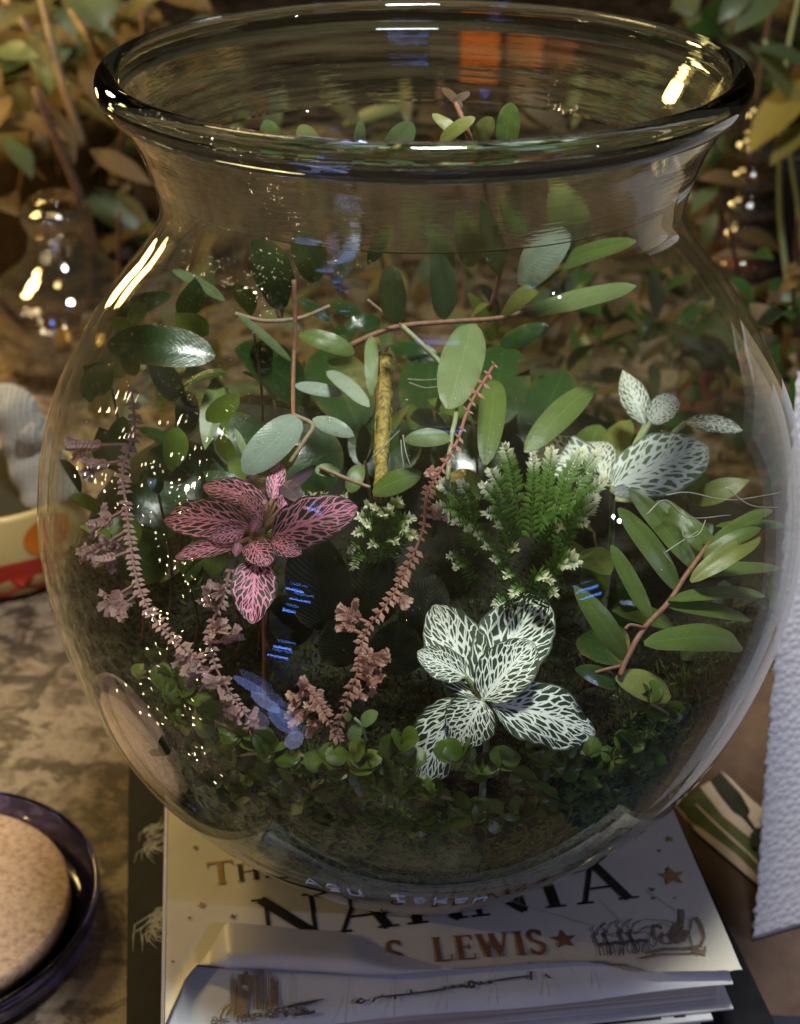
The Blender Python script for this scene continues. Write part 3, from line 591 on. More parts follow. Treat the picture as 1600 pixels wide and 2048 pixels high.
for k_, x0 in enumerate((892, 907, 923, 943, 963, 980)):
    y0 = 1977-(x0-892)*.13
    (loop(x0, y0, 6, 6, .0012, 0, 360, mb, blu, Z2) if k_ == 3 else star(mb, blu(x0, y0), .00085, Z2, 6, 0, .9))
mb.build('ornament_rule', M['inkdark'], book, smooth=False)
_low = next(o for o in book.children if o.name.startswith('lower_cover'))
for o in list(book.children):          # what is printed belongs to the sheet it is printed on
    n_ = o.name.split('.')[0]
    if n_ in ('castle_drawing', 'tree_drawing', 'ornament_rule') or o.name == 'map_line.001': o.parent = _low
    elif n_.endswith(('lettering', 'initial', 'star', 'drawing', 'map_line')): o.parent = fl

INK = 1.0
# second book: only its near right corner shows
b2 = bl(1427, 2036, -.0165); sb = thing('picture_book', 'white book with dark picture panel between the paperback and the black book', 'book', (BO[0], BO[1], -.0165), rz=ANG)
c2 = b2
mb = MB(); mb.box((.004, c2[1], -.0015), (c2[0], .225, -.0002), .0003); sbc = mb.build('cover', M['undercover'], sb, smooth=False)
mb = MB(); mb.box((.006, c2[1]+.003, -.0118), (c2[0]-.003, .223, -.0016)); mb.build('page_block', M['pages'], sb, smooth=False)
mb = MB(); mb.box((.004, c2[1], -.0132), (c2[0], .225, -.0119), .0003); mb.build('back_cover', M['undercover'], sb, smooth=False)
M['panel'] = speckled('dark_picture', (.02, .016, .013), (.06, .045, .035), 60, .4, 0)
mb = MB(); mb.add([(.008, c2[1]+.0015, .0000), (c2[0]-.0155, c2[1]+.0015, .0000), (c2[0]-.0155, .2, .0000), (.008, .2, .0000)], [(0, 1, 2, 3)]); mb.build('picture_panel', M['panel'], sbc, smooth=False)
mb = MB(); e = c2[0]-.0115; mb.add([(e, c2[1]+.0015, 0), (e+.0035, c2[1]+.0015, 0), (e+.0035, c2[1]+.009, 0), (e, c2[1]+.009, 0)], [(0, 1, 2, 3)]); mb.build('badge', M['panel'], sbc, smooth=False)
mb = MB()
for k_ in range(3): mb.add([(e+.0004, c2[1]+.0025+k_*.002, .0002), (e+.003, c2[1]+.0022+k_*.002, .0002), (e+.0018, c2[1]+.004+k_*.002, .0002)], [(0, 1, 2)])
mb.build('badge_mark', M['cover'], sbc, smooth=False)
# black book with white feathery print, the widest of the stack
BA = math.radians(9.5); ZB = -.0302
pl_ = pZ(285, 2048, ZB); pr_ = pZ(1574, 2046, ZB)
bb = thing('black_book', 'wide black hardcover book with white feathery print, lowest of the stack', 'book', (pl_[0], pl_[1]-.03, ZB), rz=BA)
wd = (pr_[0]-pl_[0])*math.cos(BA)+.002
M['blackcover'] = speckled('black_cover', (.006, .006, .007), (.016, .016, .018), 70, .6, .08, spec=.15)
mb = MB(); mb.box((0, -.01, -.003), (wd, .26, 0), .0006); bbc = mb.build('cover', M['blackcover'], bb, smooth=False)
mb = MB(); mb.box((.004, -.006, CZ-ZB+.0032), (wd-.003, .256, -.0031)); mb.build('page_block', M['pages'], bb, smooth=False)
mb = MB(); mb.box((0, -.01, CZ-ZB+.0002), (wd, .26, CZ-ZB+.0030), .0006); mb.build('back_cover', M['blackcover'], bb, smooth=False)
M['feather'] = speckled('white_print', (.16, .16, .15), (.42, .42, .4), 180, .6, 0)
for fx, fy, s_ in [(300,1690,1.0),(306,1850,1.35),(300,1660,.7),(312,1830,.9)]:
    mb = MB(); q = pZ(fx, fy, ZB)-np.array(bb.location); q = np.array([q[0]*math.cos(BA)+q[1]*math.sin(BA), -q[0]*math.sin(BA)+q[1]*math.cos(BA)])
    for k_ in range(26):
        a = rs.uniform(-2.6, .6); l = rs.uniform(.004, .011)*s_; c0 = q+np.array([rs.uniform(-.001, .001), rs.uniform(-.002, .004)])*s_
        pt = [c0, c0+np.array([math.cos(a), math.sin(a)])*l*.5, c0+np.array([math.cos(a+.4), math.sin(a+.4)])*l]; pt = [(max(.002, b_[0]), b_[1]) for b_ in pt]
        stroke(mb, pt, [.0006, .0004, .0001], lambda q_: q_, .0002)
    mb.build('feather_print', M['feather'], bbc, smooth=False)

# ------------------------------------------------------------------ left of the bowl
cc = pZ(-150, 1800, -.041); JR = .0605
jar = thing('cork_dish', 'round purple glass dish with a cork disc inside at the lower left', 'dish', (cc[0], cc[1], CZ))
M['purple'] = real_glass('purple_glass', (.34, .30, .78), 1.3, .08); hgt_ = -.041-CZ
m, nt, N, L, p = newmat('cork'); co = coord(nt); f = noise_tex(nt, 420, 5, .7, co); g = vor(nt, 340, 'F1', co).outputs['Distance']
col = ramp(nt, f, [(.3, (.28, .16, .10)), (.5, (.53, .35, .235)), (.7, (.64, .45, .32))]); col = mixc(nt, math_node(nt, 'MULTIPLY', math_node(nt, 'LESS_THAN', g, .16), .5), col, (.24, .13, .08))
setp(p, Base_Color=col, Roughness=.9, Normal=bump(nt, f, .5, .0006)); M['cork'] = m
mb = MB(); mb.lathe([(.001, .0005), (JR-.008, .0005), (JR-.002, .004), (JR-.0005, hgt_-.002), (JR-.0007, hgt_), (JR-.0016, hgt_+.0006), (JR-.0026, hgt_-.0002), (JR-.0030, hgt_-.003), (JR-.0034, hgt_-.006), (JR-.008, hgt_-.0085), (.001, hgt_-.009)], 96); mb.build('wall', M['purple'], jar)
mb = MB(); cr = .0495; pr2 = [(.0005, hgt_-.0085), (cr-.001, hgt_-.0085), (cr, hgt_-.0075), (cr, hgt_-.0018), (cr-.0012, hgt_-.0006), (.0005, hgt_-.0002)]
mb.lathe(pr2, 96, wob=lambda a, z: .006*mnoise.noise(Vector((math.cos(a)*9, math.sin(a)*9, z*200)))); mb.build('cork_disc', M['cork'], jar)

g0 = pZ(30, 1170, CZ); cup = thing('painted_cup', 'yellow cup painted with orange and red spots left of the bowl', 'cup', (g0[0]-.01, g0[1]+.02, CZ))
M['yellow'] = speckled('yellow_glaze', (.60, .44, .17), (.66, .50, .21), 30, .3, .02); M['orange'] = speckled('orange_glaze', (.62, .15, .012), (.70, .21, .02), 40, .3, .02); M['redg'] = speckled('red_glaze', (.36, .022, .012), (.45, .035, .018), 40, .35, .02)
CR = .043; CH = .048
mb = MB(); mb.lathe([(.001, .001), (CR-.010, .001), (CR-.004, .004), (CR-.001, .014), (CR, .03), (CR+.001, CH-.002), (CR+.0005, CH), (CR-.0012, CH+.0004), (CR-.0025, CH-.002), (CR-.004, .02), (CR-.008, .006), (.001, .005)], 80); cbody = mb.build('body', M['yellow'], cup)
mb = MB(); mb.lathe([(.0005, CH-.0035), (CR*.6, CH-.003), (CR-.0024, CH-.0035)], 48); mb.build('dark_disc', M['soil'], cup)  # dark disc just under the rim
def patch(root, name, mat, a_c, z_c, da, dz, R, off=.0005):
    mb = MB(); n = 28; rr_ = lambda z: float(np.interp(z, [.001, .004, .014, .03, CH], [CR-.010, CR-.004, CR-.001, CR, CR+.001]))+off
    vs = []
    for s_ in (0.01, .5, 1.0):
        for k_ in range(n): t = 2*math.pi*k_/n; z = max(.002, z_c+dz*s_*math.sin(t)); a = a_c+da*s_*math.cos(t); vs.append((rr_(z)*math.cos(a), rr_(z)*math.sin(a), z))
    fs = [(i*n+k_, i*n+(k_+1) % n, (i+1)*n+(k_+1) % n, (i+1)*n+k_) for i in range(2) for k_ in range(n)]+[tuple(range(n))]
    mb.add(vs, fs); return mb.build(name, mat, root)
patch(cbody, 'orange_spot', M['orange'], math.radians(-42), .034, .30, .010, CR); patch(cbody, 'red_spot', M['redg'], math.radians(-62), .010, .85, .014, CR); patch(cbody, 'orange_spot', M['orange'], math.radians(-130), .032, .3, .012, CR)
m, nt, N, L, p = newmat('grey_knit'); co = coord(nt); wvn = N.new('ShaderNodeTexWave'); wvn.inputs['Scale'].default_value = 120; wvn.inputs['Distortion'].default_value = 3; L.new(co, wvn.inputs[0])
f = math_node(nt, 'ADD', wvn.outputs['Fac'], noise_tex(nt, 700, 4, .7, co)); setp(p, Base_Color=ramp(nt, f, [(.3, (.20, .17, .14)), (.75, (.45, .42, .37))]), Roughness=1.0, Sheen_Weight=.4, Normal=bump(nt, f, .8, .002)); M['knit'] = m
kb = np.array(cup.location)
kt = thing('knitted_toy', 'grey knitted toy limb poking out of the painted cup', 'toy', (kb[0], kb[1], CZ+.03))
mb = MB(); Ydep = kb[1]; pts = [pY(112, 1010, Ydep-.012), pY(85, 950, Ydep-.006), pY(58, 890, Ydep), pY(38, 835, Ydep), pY(22, 806, Ydep+.004), pY(-12, 812, Ydep+.006)]
rad = [.0145, .0140, .0125, .0108, .0092, .0085]; cvp = curve(pts, 40); rr = np.interp(np.linspace(0, 5, 40), range(6), rad)*(1+.10*np.sin(np.linspace(0, 30, 40))*0.5)
mb.tube(cvp, rr, 16); mb.build('limb', M['knit'], kt, org=kt.location)
mb = MB(); q = pY(48, 900, Ydep-.010); mb.tube(curve([pY(66, 900, Ydep-.006), pY(56, 872, Ydep-.012), pY(46, 862, Ydep-.012)], 12), [.0062]*11+[.004], 12); mb.build('thumb', M['knit'], kt, org=kt.location)
fz = MB()
for k_ in range(900):
    i = random.randrange(40); a = random.uniform(0, 6.28); d_ = unit(rng.normal(size=3)); P0 = cvp[i]+d_*rr[i]*.93; P1 = P0+d_*.0022+rng.normal(size=3)*.0010; sd_ = unit(rng.normal(size=3))*.00016
    fz.add([P0-sd_, P0+sd_, P1], [(0, 1, 2)])
fzo = fz.build('fuzz', M['knit'], kt, org=kt.location); fzo['kind'] = 'stuff'

# glass bottle behind at the left
def at_floor(px, py): return pZ(px, py, CZ)
bq = at_floor(128, 775); bq = bq+np.array([0, .03, 0]); ds = pxm(bq+np.array([0, 0, .06]))
bt = thing('glass_bottle', 'round clear glass flask with narrow neck behind the bowl at left', 'bottle', (bq[0], bq[1], CZ))
top_z = pY(115, 408, bq[1])[2]-CZ; sh_z = pY(115, 505, bq[1])[2]-CZ; wid = 146*ds; mid_z = pY(115, 640, bq[1])[2]-CZ
prb = [(.001, .001), (wid*.62, .001), (wid*.80, .006), (wid, mid_z*.6), (wid*1.02, mid_z), (wid*.9, mid_z+(sh_z-mid_z)*.55), (wid*.55, sh_z-.006), (wid*.42, sh_z+.004), (wid*.38, (sh_z+top_z)/2), (wid*.40, top_z-.016), (wid*.46, top_z-.010), (wid*.44, top_z-.002), (wid*.30, top_z)]
cvb = curve([(a, 0, b) for a, b in prb], 60); mb = MB(); mb.lathe([(q[0], q[2]) for q in cvb], 64); mb.lathe([(max(.0005, q[0]-.002), q[2]+.001) for q in cvb][::-1], 64); mb.build('body', M['bottle'], bt)
mb = MB(); mb.lathe([(.001, top_z-.030), (wid*.30, top_z-.030), (wid*.33, top_z-.004), (wid*.36, top_z+.003), (wid*.2, top_z+.007), (.001, top_z+.008)], 40); mb.build('stopper', real_glass('stopper_glass', (.9, .85, .75)), bt)

# ------------------------------------------------------------------ right of the bowl
# printed tea towel with big leaves
tw = thing('leaf_print_towel', 'brown tea towel with green leaf print lying beside the black book', 'towel', (.12, .06, CZ))
M['towel'] = speckled('brown_cloth', (.085, .05, .035), (.13, .08, .055), 120, .9, .4); M['towelgreen'] = speckled('printed_green', (.05, .075, .025), (.13, .15, .06), 70, .9, .3); M['towelcream'] = speckled('printed_cream', (.50, .40, .32), (.60, .50, .40), 90, .9, .3); M['toweldark'] = speckled('printed_dark', (.015, .018, .012), (.035, .035, .022), 80, .9, .3)
def tl(x, y): return pZ(x, y, CZ+.002)
mb = MB(); mb.box((.04, -.16, CZ+.0004), (.36, .30, CZ+.0020), .0006); cloth = mb.build('cloth', M['towel'], tw, smooth=False, org=tw.location)
def flat(name, mat, poly, z):
    mb = MB(); q = [pZ(x, y, z) for x, y in poly]; mb.add([(a[0], a[1], z) for a in q], [tuple(range(len(q)))[::-1]]); return mb.build(name, mat, cloth, smooth=False, org=tw.location)
flat('printed_edge', M['towelcream'], [(1340,1600),(1372,1640),(1400,1664),(1470,1712),(1530,1774),(1522,1768),(1440,1700),(1395,1668),(1385,1655),(1362,1690),(1395,1655)][:6][::-1], CZ+.0026)
flat('printed_leaf', M['towelgreen'], [(1362,1600),(1402,1580),(1450,1625),(1500,1670),(1545,1740),(1535,1780),(1470,1718),(1405,1664),(1372,1632)], CZ+.0032)
flat('printed_edge', M['towelcream'], [(1384,1646),(1405,1658),(1470,1706),(1540,1775),(1540,1790),(1460,1722),(1398,1668),(1385,1656)], CZ+.0038)
flat('printed_edge', M['towelcream'], [(1400,1574),(1420,1562),(1470,1618),(1530,1690),(1500,1676),(1445,1632),(1420,1600)], CZ+.0038)
flat('printed_leaf', M['toweldark'], [(1420,1560),(1440,1545),(1480,1590),(1497,1628),(1490,1637),(1466,1622),(1440,1590)], CZ+.0044)
flat('printed_edge', M['towelcream'], [(1440,1540),(1460,1556),(1500,1596),(1540,1630),(1540,1690),(1510,1655),(1496,1634),(1500,1622),(1482,1588)], CZ+.0050)
flat('printed_vein', M['towelcream'], [(1392,1606),(1440,1652),(1500,1706),(1540,1752),(1536,1750),(1496,1709),(1437,1656),(1390,1610)], CZ+.0036)
flat('printed_leaf', M['toweldark'], [(1500,1668),(1515,1655),(1535,1656),(1540,1690),(1520,1700),(1502,1690)], CZ+.0056)
# paper towel: a standing roll and its loose sheet
A_ = pZ(1505, 1880, CZ+.003); B_ = pZ(1600, 1860, CZ+.003)
pr_t = thing('paper_towel_roll', 'white embossed paper towel roll with loose sheet at the right edge', 'paper towel', (A_[0]+.10, A_[1]+.085, CZ))
m, nt, N, L, p = newmat('embossed_paper'); uvn = coord(nt, 'UV'); vv = vor(nt, 72, 'F1', uvn, .85, '2D').outputs['Distance']
wv2 = N.new('ShaderNodeTexWave'); wv2.wave_type = 'RINGS'; wv2.inputs['Scale'].default_value = 5.5; L.new(uvn, wv2.inputs[0])
hh = math_node(nt, 'MULTIPLY_ADD', vv, -1.6, 1.0, clamp=True)
setp(p, Base_Color=(.70, .68, .70, 1), Roughness=.95, Normal=bump(nt, hh, .30, .0010), Sheen_Weight=.2); M['ptowel'] = m
d_ = unit((B_-A_)*np.array([1, 1, 0])); mb = MB(); nu_, nv_ = 60, 110; vs = []; uvs = []
T1 = pY(1592, 742, A_[1]+.055)
for i in range(nv_+1):
    v = i/nv_; E0 = A_+(T1-A_)*v
    for j in range(nu_+1):
        u = j/nu_; off = (.0010*(random.random()) if j == 0 else 0)
        q = E0+d_*(.11*u+off-(.0006 if (j == 0 and i % 3 == 0) else 0))+np.array([0, 1, 0])*(.020*u*u)+np.array([0, -.25, .97])*0
        q = q+np.array([.0, .0012*math.sin(u*9+v*5), .0]); vs.append(q); uvs.append((u*.55, v))
fs = [(i*(nu_+1)+j, i*(nu_+1)+j+1, (i+1)*(nu_+1)+j+1, (i+1)*(nu_+1)+j) for i in range(nv_) for j in range(nu_)]
n0 = len(vs); vs += [q+np.array([0, .0006, 0]) for q in vs]; uvs += uvs; fs += [tuple(n0+k_ for k_ in f_[::-1]) for f_ in fs]; ed = [i*(nu_+1) for i in range(nv_+1)]
fs += [(ed[i], ed[i+1], n0+ed[i+1], n0+ed[i]) for i in range(nv_)]+[(j+1, j, n0+j, n0+j+1) for j in range(nu_)]
mb.add(vs, fs, uvs); mb.build('loose_sheet', M['ptowel'], pr_t, org=pr_t.location)
mb = MB(); RR = .055; n = 64; vs = []; uvs = []
for z in np.linspace(.001, .225, 30):
    for k_ in range(n+1): a = 2*math.pi*k_/n; vs.append((pr_t.location[0]+RR*math.cos(a), pr_t.location[1]+RR*math.sin(a), CZ+z)); uvs.append((k_/n*1.7, z*4.5))
mb.add(vs, [(i*(n+1)+k_, i*(n+1)+k_+1, (i+1)*(n+1)+k_+1, (i+1)*(n+1)+k_) for i in range(29) for k_ in range(n)], uvs)
mb.lathe([(RR, .225), (.021, .2252), (.02, .18)], 64, (pr_t.location[0], pr_t.location[1], CZ)); mb.build('roll', M['ptowel'], pr_t, org=pr_t.location)
# navy cloth at the lower right
M['navy'] = speckled('navy_cloth', (.012, .013, .024), (.028, .03, .05), 260, .95, .5)
o_ = pZ(1540, 1960, CZ+.006); mb = MB(); n = 40; vs = []
for i in range(n+1):
    for j in range(n+1):
        x = o_[0]-.02+.16*j/n; y = o_[1]-.14+.128*i/n; e_ = min(i, n-i, j, n-j)/3
        vs.append((x, y, CZ+.0062+.003*mnoise.noise(Vector((x*35, y*35, 0)))+.0015*mnoise.noise(Vector((x*110, y*90, 2)))-(.0035*max(0, 1-e_))))
mb.add(vs, [(i*(n+1)+j, i*(n+1)+j+1, (i+1)*(n+1)+j+1, (i+1)*(n+1)+j) for i in range(n) for j in range(n)])
na = mb.build('navy_cloth', M['navy'], org=o_); tag(na, 'dark navy cloth crumpled on the counter below the paper towel', 'cloth')

# stacked glass ornament behind at the right
vq = pZ(1500, 575, CZ)+np.array([0, .03, 0]); ds = pxm(vq)
vase = thing('stacked_glass_ornament', 'clear glass ornament of stacked bulges with dark colored discs behind the bowl, right', 'ornament', (vq[0], vq[1], CZ)); vh = pY(1510, 200, vq[1])[2]-CZ; vr = 82*ds
M['tallglass'] = thin_glass('tall_glass', (.90, .86, .80), .03, f0=.12)
mb = MB(); pv = []; nb_ = 5
for i in range(81):
    t = i/80; zz = .002+t*vh*.82; pv.append((vr*(.98-.22*t)*(.72+.28*abs(math.sin(math.pi*nb_*t))**.6), zz))
pv += [(vr*.50, vh*.85), (vr*.56, vh*.90), (vr*.5, vh*.96), (vr*.2, vh)]
mb.lathe([(.001, .001)]+pv, 56); mb.lathe([(max(.0005, a_-.0022), b_) for a_, b_ in pv][::-1], 56); mb.build('body', M['tallglass'], vase)
for li, (nme, c_) in enumerate([('red', (.30, .010, .015)), ('violet', (.07, .012, .10)), ('navy', (.008, .010, .05)), ('brown', (.10, .04, .012)), ('teal', (.008, .055, .05))]):
    m, nt, N, L, p = newmat('disc_'+nme); setp(p, Base_Color=(*c_, 1), Roughness=.08, Specular_IOR_Level=.9, Coat_Weight=.8)
    t = (li+.5)/nb_; rr_ = vr*(.98-.22*t)*.80; mb = MB(); mb.ball((0, 0, .002+t*vh*.82), rr_, 36, 14, (1, 1, .34)); o = mb.build('disc', m, vase); o['label'] = nme+' glass disc'
    for k_ in range(8):
        a_ = 2*math.pi*k_/8+li; mb = MB(); mb.ball((rr_*.92*math.cos(a_), rr_*.92*math.sin(a_), .002+(t-.085)*vh*.82), .0035, 10, 6); mb.build('bead', M['tallbead'] if 'tallbead' in M else M.setdefault('tallbead', real_glass('clear_bead', (.95, .8, .6))), vase)
# dark box, red cup, boxes and jars further back
M['dark'] = speckled('dark_box', (.008, .007, .008), (.02, .017, .016), 40, .6, .1)
q = pZ(1600, 585, CZ); bxo = thing('dark_box', 'matte black box standing behind the colored beads glass', 'box', (q[0], q[1]+.04, CZ)); hz = pY(1600, 330, q[1])[2]-CZ
mb = MB(); mb.box((-.022, -.02, 0), (.10, .06, hz*.93), .002); mb.build('carton', M['dark'], bxo, smooth=False); mb = MB(); mb.box((-.023, -.021, hz*.93+.0005), (.101, .061, hz), .002); mb.build('lid', M['dark'], bxo, smooth=False)
M['redm'] = speckled('dull_red_glaze', (.17, .035, .028), (.23, .055, .045), 30, .4, .02)
def mug(name, label, cat, px, py_bot, py_top, halfpx, mat, depth=.0):
    q = pZ(px, py_bot, CZ)+np.array([0, depth, 0]); s = pxm(q); h = pY(px, py_top, q[1])[2]-CZ; r = halfpx*s
    t = thing(name, label, cat, (q[0], q[1], CZ)); mb = MB(); mb.lathe([(.001, .001), (r*.8, .001), (r*.92, .004), (r, h*.5), (r*1.02, h-.002), (r*.98, h), (r*.93, h-.002), (r*.9, .01), (.001, .008)], 56); mb.build('body', mat, t)
    mb = MB(); mb.lathe([(.001, h-.004), (r*.95, h-.004), (r*1.05, h-.002), (r*1.05, h+.006), (r*.9, h+.009), (.001, h+.009)], 48); mb.build('lid', M['dark'], t); return t
mug('red_jar', 'dull dark red jar seen through the right side of the bowl', 'jar', 1405, 870, 715, 44, M['redm'], .02)
M['pinkb'] = speckled('salmon_paint', (.42, .13, .08), (.5, .18, .11), 30, .5, .02)
q = pZ(1500, 810, CZ); sc_ = thing('salmon_candle', 'small salmon pink candle behind the bowl at right', 'candle', (q[0], q[1]+.02, CZ)); s = pxm(q); hh_ = pY(1490, 710, q[1]+.02)[2]-CZ
mb = MB(); mb.lathe([(.001, 0), (26*s, 0), (26*s, hh_*.97), (24*s, hh_), (8*s, hh_*.985), (.001, hh_*.98)], 40); mb.build('wax', M['pinkb'], sc_); mb = MB(); mb.tube([(0, 0, hh_*.97), (.0006, 0, hh_+.004), (.002, 0, hh_+.008)], .0008, 6); mb.build('wick', M['dark'], sc_)
# row of bright cartons on the counter far behind
boxes = [('carton', 'bright orange carton far behind the bowl, left of the two orange ones', 968, 42, (.90, .22, .02), 38, 175), ('carton', 'paler orange carton far behind the bowl, right of the brightest one', 1060, 62, (.80, .27, .07), 36, 150), ('carton', 'rust red carton far behind the bowl beside the orange ones', 1130, 82, (.55, .14, .04), 36, 168), ('carton', 'grey brown carton far behind the bowl, leftmost of the row', 895, 45, (.17, .13, .10), 34, 150), ('carton', 'dark maroon carton far behind the bowl, rightmost of the row', 1195, 90, (.12, .03, .025), 26, 190)]
for i, (nme, lab, px, ptop, c_, hw, pbot) in enumerate(boxes):
    Yb = 1.10+.03*i; top = pY(px, ptop, Yb); s = pxm(top); hw_ = hw*s; mt = speckled('carton_%d' % i, tuple(x*.85 for x in c_), c_, 20, .5, .02)
    t = thing(nme, lab, 'carton', (top[0], Yb, CZ), 'cartons far behind the bowl'); H_ = top[2]-CZ
    mb = MB(); mb.box((-hw_, 0, 0), (hw_, .06, H_*.96), .002); mb.build('box', mt, t, smooth=False)
    mb = MB(); mb.add([(-hw_, 0, H_*.96), (hw_, 0, H_*.96), (hw_, .06, H_*.96), (-hw_, .06, H_*.96), (-hw_, .03, H_), (hw_, .03, H_)], [(0, 1, 5, 4), (2, 3, 4, 5), (1, 2, 5), (3, 0, 4)]); mb.build('gable_top', mt, t, smooth=False)
# a low woven basket closing the view behind the bowl
M['basket'] = speckled('brown_basket', (.05, .03, .018), (.13, .085, .05), 150, .8, .5)
q = np.array([.02, .98, CZ]); bs = thing('wicker_basket', 'long low brown wicker basket behind the bowl under the cartons', 'basket', q)
Hb = pY(800, 210, .98)[2]-CZ
for k_ in range(9):
    mb = MB(); zc = Hb*(k_+.5)/9; pts = []
    for j in range(61): x = -.33+.66*j/60; pts.append((x, .006*math.sin(j*1.05+k_*math.pi), zc))
    mb.tube(pts, Hb/18*1.02, 6); mb.build('strand', M['basket'], bs)
for k_ in range(20): mb = MB(); x = -.33+.66*k_/19; mb.tube([(x, .004, 0), (x, .004, Hb*1.01)], .006, 6); mb.build('stake', M['basket'], bs)
mb = MB(); mb.box((-.34, .02, 0), (.34, .16, Hb*.9), .004); mb.build('liner', M['dark'], bs, smooth=False)

# ------------------------------------------------------------------ house plants behind
def house_plant(name, label, base, stems, leaves, mats, group=None):
    t = thing(name, label, 'plant', base, group)
    for pts, r, mt in stems: tube_obj(t, mt, pts, r, r*.6)
    for B, T, W, mt in leaves:
        leaf_obj(t, mt, B, T, W, unit(toward(B)*.6+np.array([random.uniform(-.5, .5), random.uniform(-.2, .2), .7])), shape='lance', arch=random.uniform(.02, .12), droop=random.uniform(0, .15), fold=.15, nv=10, nu=5)
    return t
rl = random.Random(21)
def scatter(n, x0, x1, y0, y1, Y0, Y1, l0, l1, w, mats):
    out = []
    for i in range(n):
        x, y, Y = rl.uniform(x0, x1), rl.uniform(y0, y1), rl.uniform(Y0, Y1); a = rl.uniform(-2.6, .9); l = rl.uniform(l0, l1)
        B = pY(x, y, Y); T = pY(x+l*math.cos(a), y-l*math.sin(a)*.9, Y+rl.uniform(-.04, .03)); out.append((B, T, w*rl.uniform(.6, 1.2)*pxm(B), rl.choice(mats)))
    return out
Yp = .62
big = [((150,-30),(210,60),75,'bg_green'),((-10,100),(75,112),46,'bg_green'),((0,235),(140,275),44,'bg_brown'),((5,270),(68,350),50,'bg_green'),((290,150),(210,190),40,'bg_leaf'),((60,70),(95,140),36,'bg_leaf'),((40,10),(-20,60),40,'bg_leaf'),((250,30),(330,-20),44,'bg_leaf'),((110,220),(150,330),34,'bg_brown'),((180,300),(300,360),40,'bg_brown'),((230,380),(300,450),30,'bg_leaf'),((20,190),(-10,260),40,'bg_brown'),((255,120),(190,60),40,'bg_brown')]
lv = [(pY(*a, Yp-.03), pY(*b, Yp-.05), w_*pxm(pY(*a, Yp)), M[k_]) for a, b, w_, k_ in big]
lv += scatter(190, -60, 400, -60, 620, .62, .80, 70, 200, 52, [M['bg_leaf'], M['bg_brown'], M['bg_brown'], M['bg_green']])
stm = [([pY(x0, y0, Yp), pY((x0+x1)/2+d_, (y0+y1)/2, Yp-.02), pY(x1, y1, Yp)], r_*pxm(pY(x0, y0, Yp)), M['stem'] if k_ else M['stembrown']) for x0, y0, x1, y1, d_, r_, k_ in [(165,290,75,-30,-6,9,1),(95,110,-5,-20,0,9,1),(205,120,140,20,0,9,1),(270,210,280,-20,10,6,0),(120,350,60,120,10,5,0),(230,330,300,-10,6,7,0),(30,420,90,120,0,6,0),(330,420,290,200,0,6,0)]]
base = at_floor(120, 430); base[2] = CZ; base[1] = .66
house_plant('house_plant', 'dense leafy house plant with tan stems behind the bowl at upper left', base, stm, lv, None)
mb = MB(); pc = thing('plant_pot', 'dark clay plant pot hidden among the leaves at upper left', 'pot', (base[0], base[1]+.02, CZ)); mb.lathe([(.001, 0), (.055, 0), (.075, .10), (.082, .10), (.082, .12), (.076, .12), (.07, .10), (.001, .095)], 40); mb.build('body', M['bg_brown'], pc); mb = MB(); mb.lathe([(.001, .107), (.074, .107)], 40); mb.build('soil', M['soil'], pc)
lv2 = [(pY(*a, .56), pY(*b, .54), w_*pxm(pY(*a, .56)), M[k_]) for a, b, w_, k_ in [((1640,150),(1490,300),95,'bg_yellow'),((1590,210),(1520,80),50,'bg_green'),((1620,130),(1515,95),40,'bg_green'),((1560,-10),(1470,60),50,'bg_green'),((1620,250),(1540,330),50,'bg_yellow'),((1500,-30),(1440,40),44,'bg_green'),((1610,620),(1540,680),60,'vinedark'),((1620,560),(1560,640),50,'bg_green')]]
lv2 += scatter(70, 1360, 1660, -60, 420, .72, .95, 70, 170, 46, [M['vinedark'], M['vinedark'], M['bg_brown'], M['bg_green']])
st2 = [([pY(1590, 660, .60), pY(1560, 420, .60), pY(1570, 150, .58), pY(1600, -20, .58)], .0022, M['stempale']), ([pY(1500, 330, .7), pY(1520, 150, .7), pY(1550, -20, .7)], .003, M['stembrown']), ([pY(1620, 600, .62), pY(1580, 300, .62), pY(1530, 80, .6)], .002, M['stempale'])]
b2_ = at_floor(1600, 560); house_plant('house_plant', 'leafy green house plant with yellowing leaf hanging over the beads glass, upper right', (b2_[0]+.03, .66, CZ), st2, lv2, None)
# backdrop of more leaves across the top, seen through the glass
lv3 = scatter(150, 330, 1480, 170, 640, .42, .75, 60, 160, 42, [M['bg_brown'], M['bg_brown'], M['bg_leaf'], M['bg_green']])+scatter(110, 220, 1560, 600, 820, .30, .42, 50, 120, 36, [M['bg_brown'], M['vinedark'], M['bg_leaf'], M['bg_green']])+scatter(120, 1120, 1640, 520, 900, .20, .34, 50, 120, 40, [M['vinedark'], M['orchid'], M['bg_brown'], M['vinedark']])
for i in range(3):
    seg = lv3[i::3]; x0 = [-.22, .02, .26][i]
    ids = [k_ for k_ in lv3 if (-9 if i == 0 else [-.1, .11][i-1]) < k_[0][0] <= ([-.1, .11, 9][i])]
    house_plant('dry_plant', ['brown withered plant seen through the left of the bowl neck', 'brown withered plant seen through the middle of the bowl neck', 'brown withered plant seen through the right shoulder of the bowl'][i], (x0, .5, CZ), [([np.array([x0, .5, CZ]), np.array([x0+.01, .52, .02]), np.array([x0-.01, .5, .12])], .004, M['stembrown'])]+[([np.array([x0+d_*.3, .5, CZ]), np.array([x0+d_*.7, .46, .0]), np.array([x0+d_, .42, .07])], .002, M['stembrown']) for d_ in (-.09, -.05, .05, .1)], ids, None)

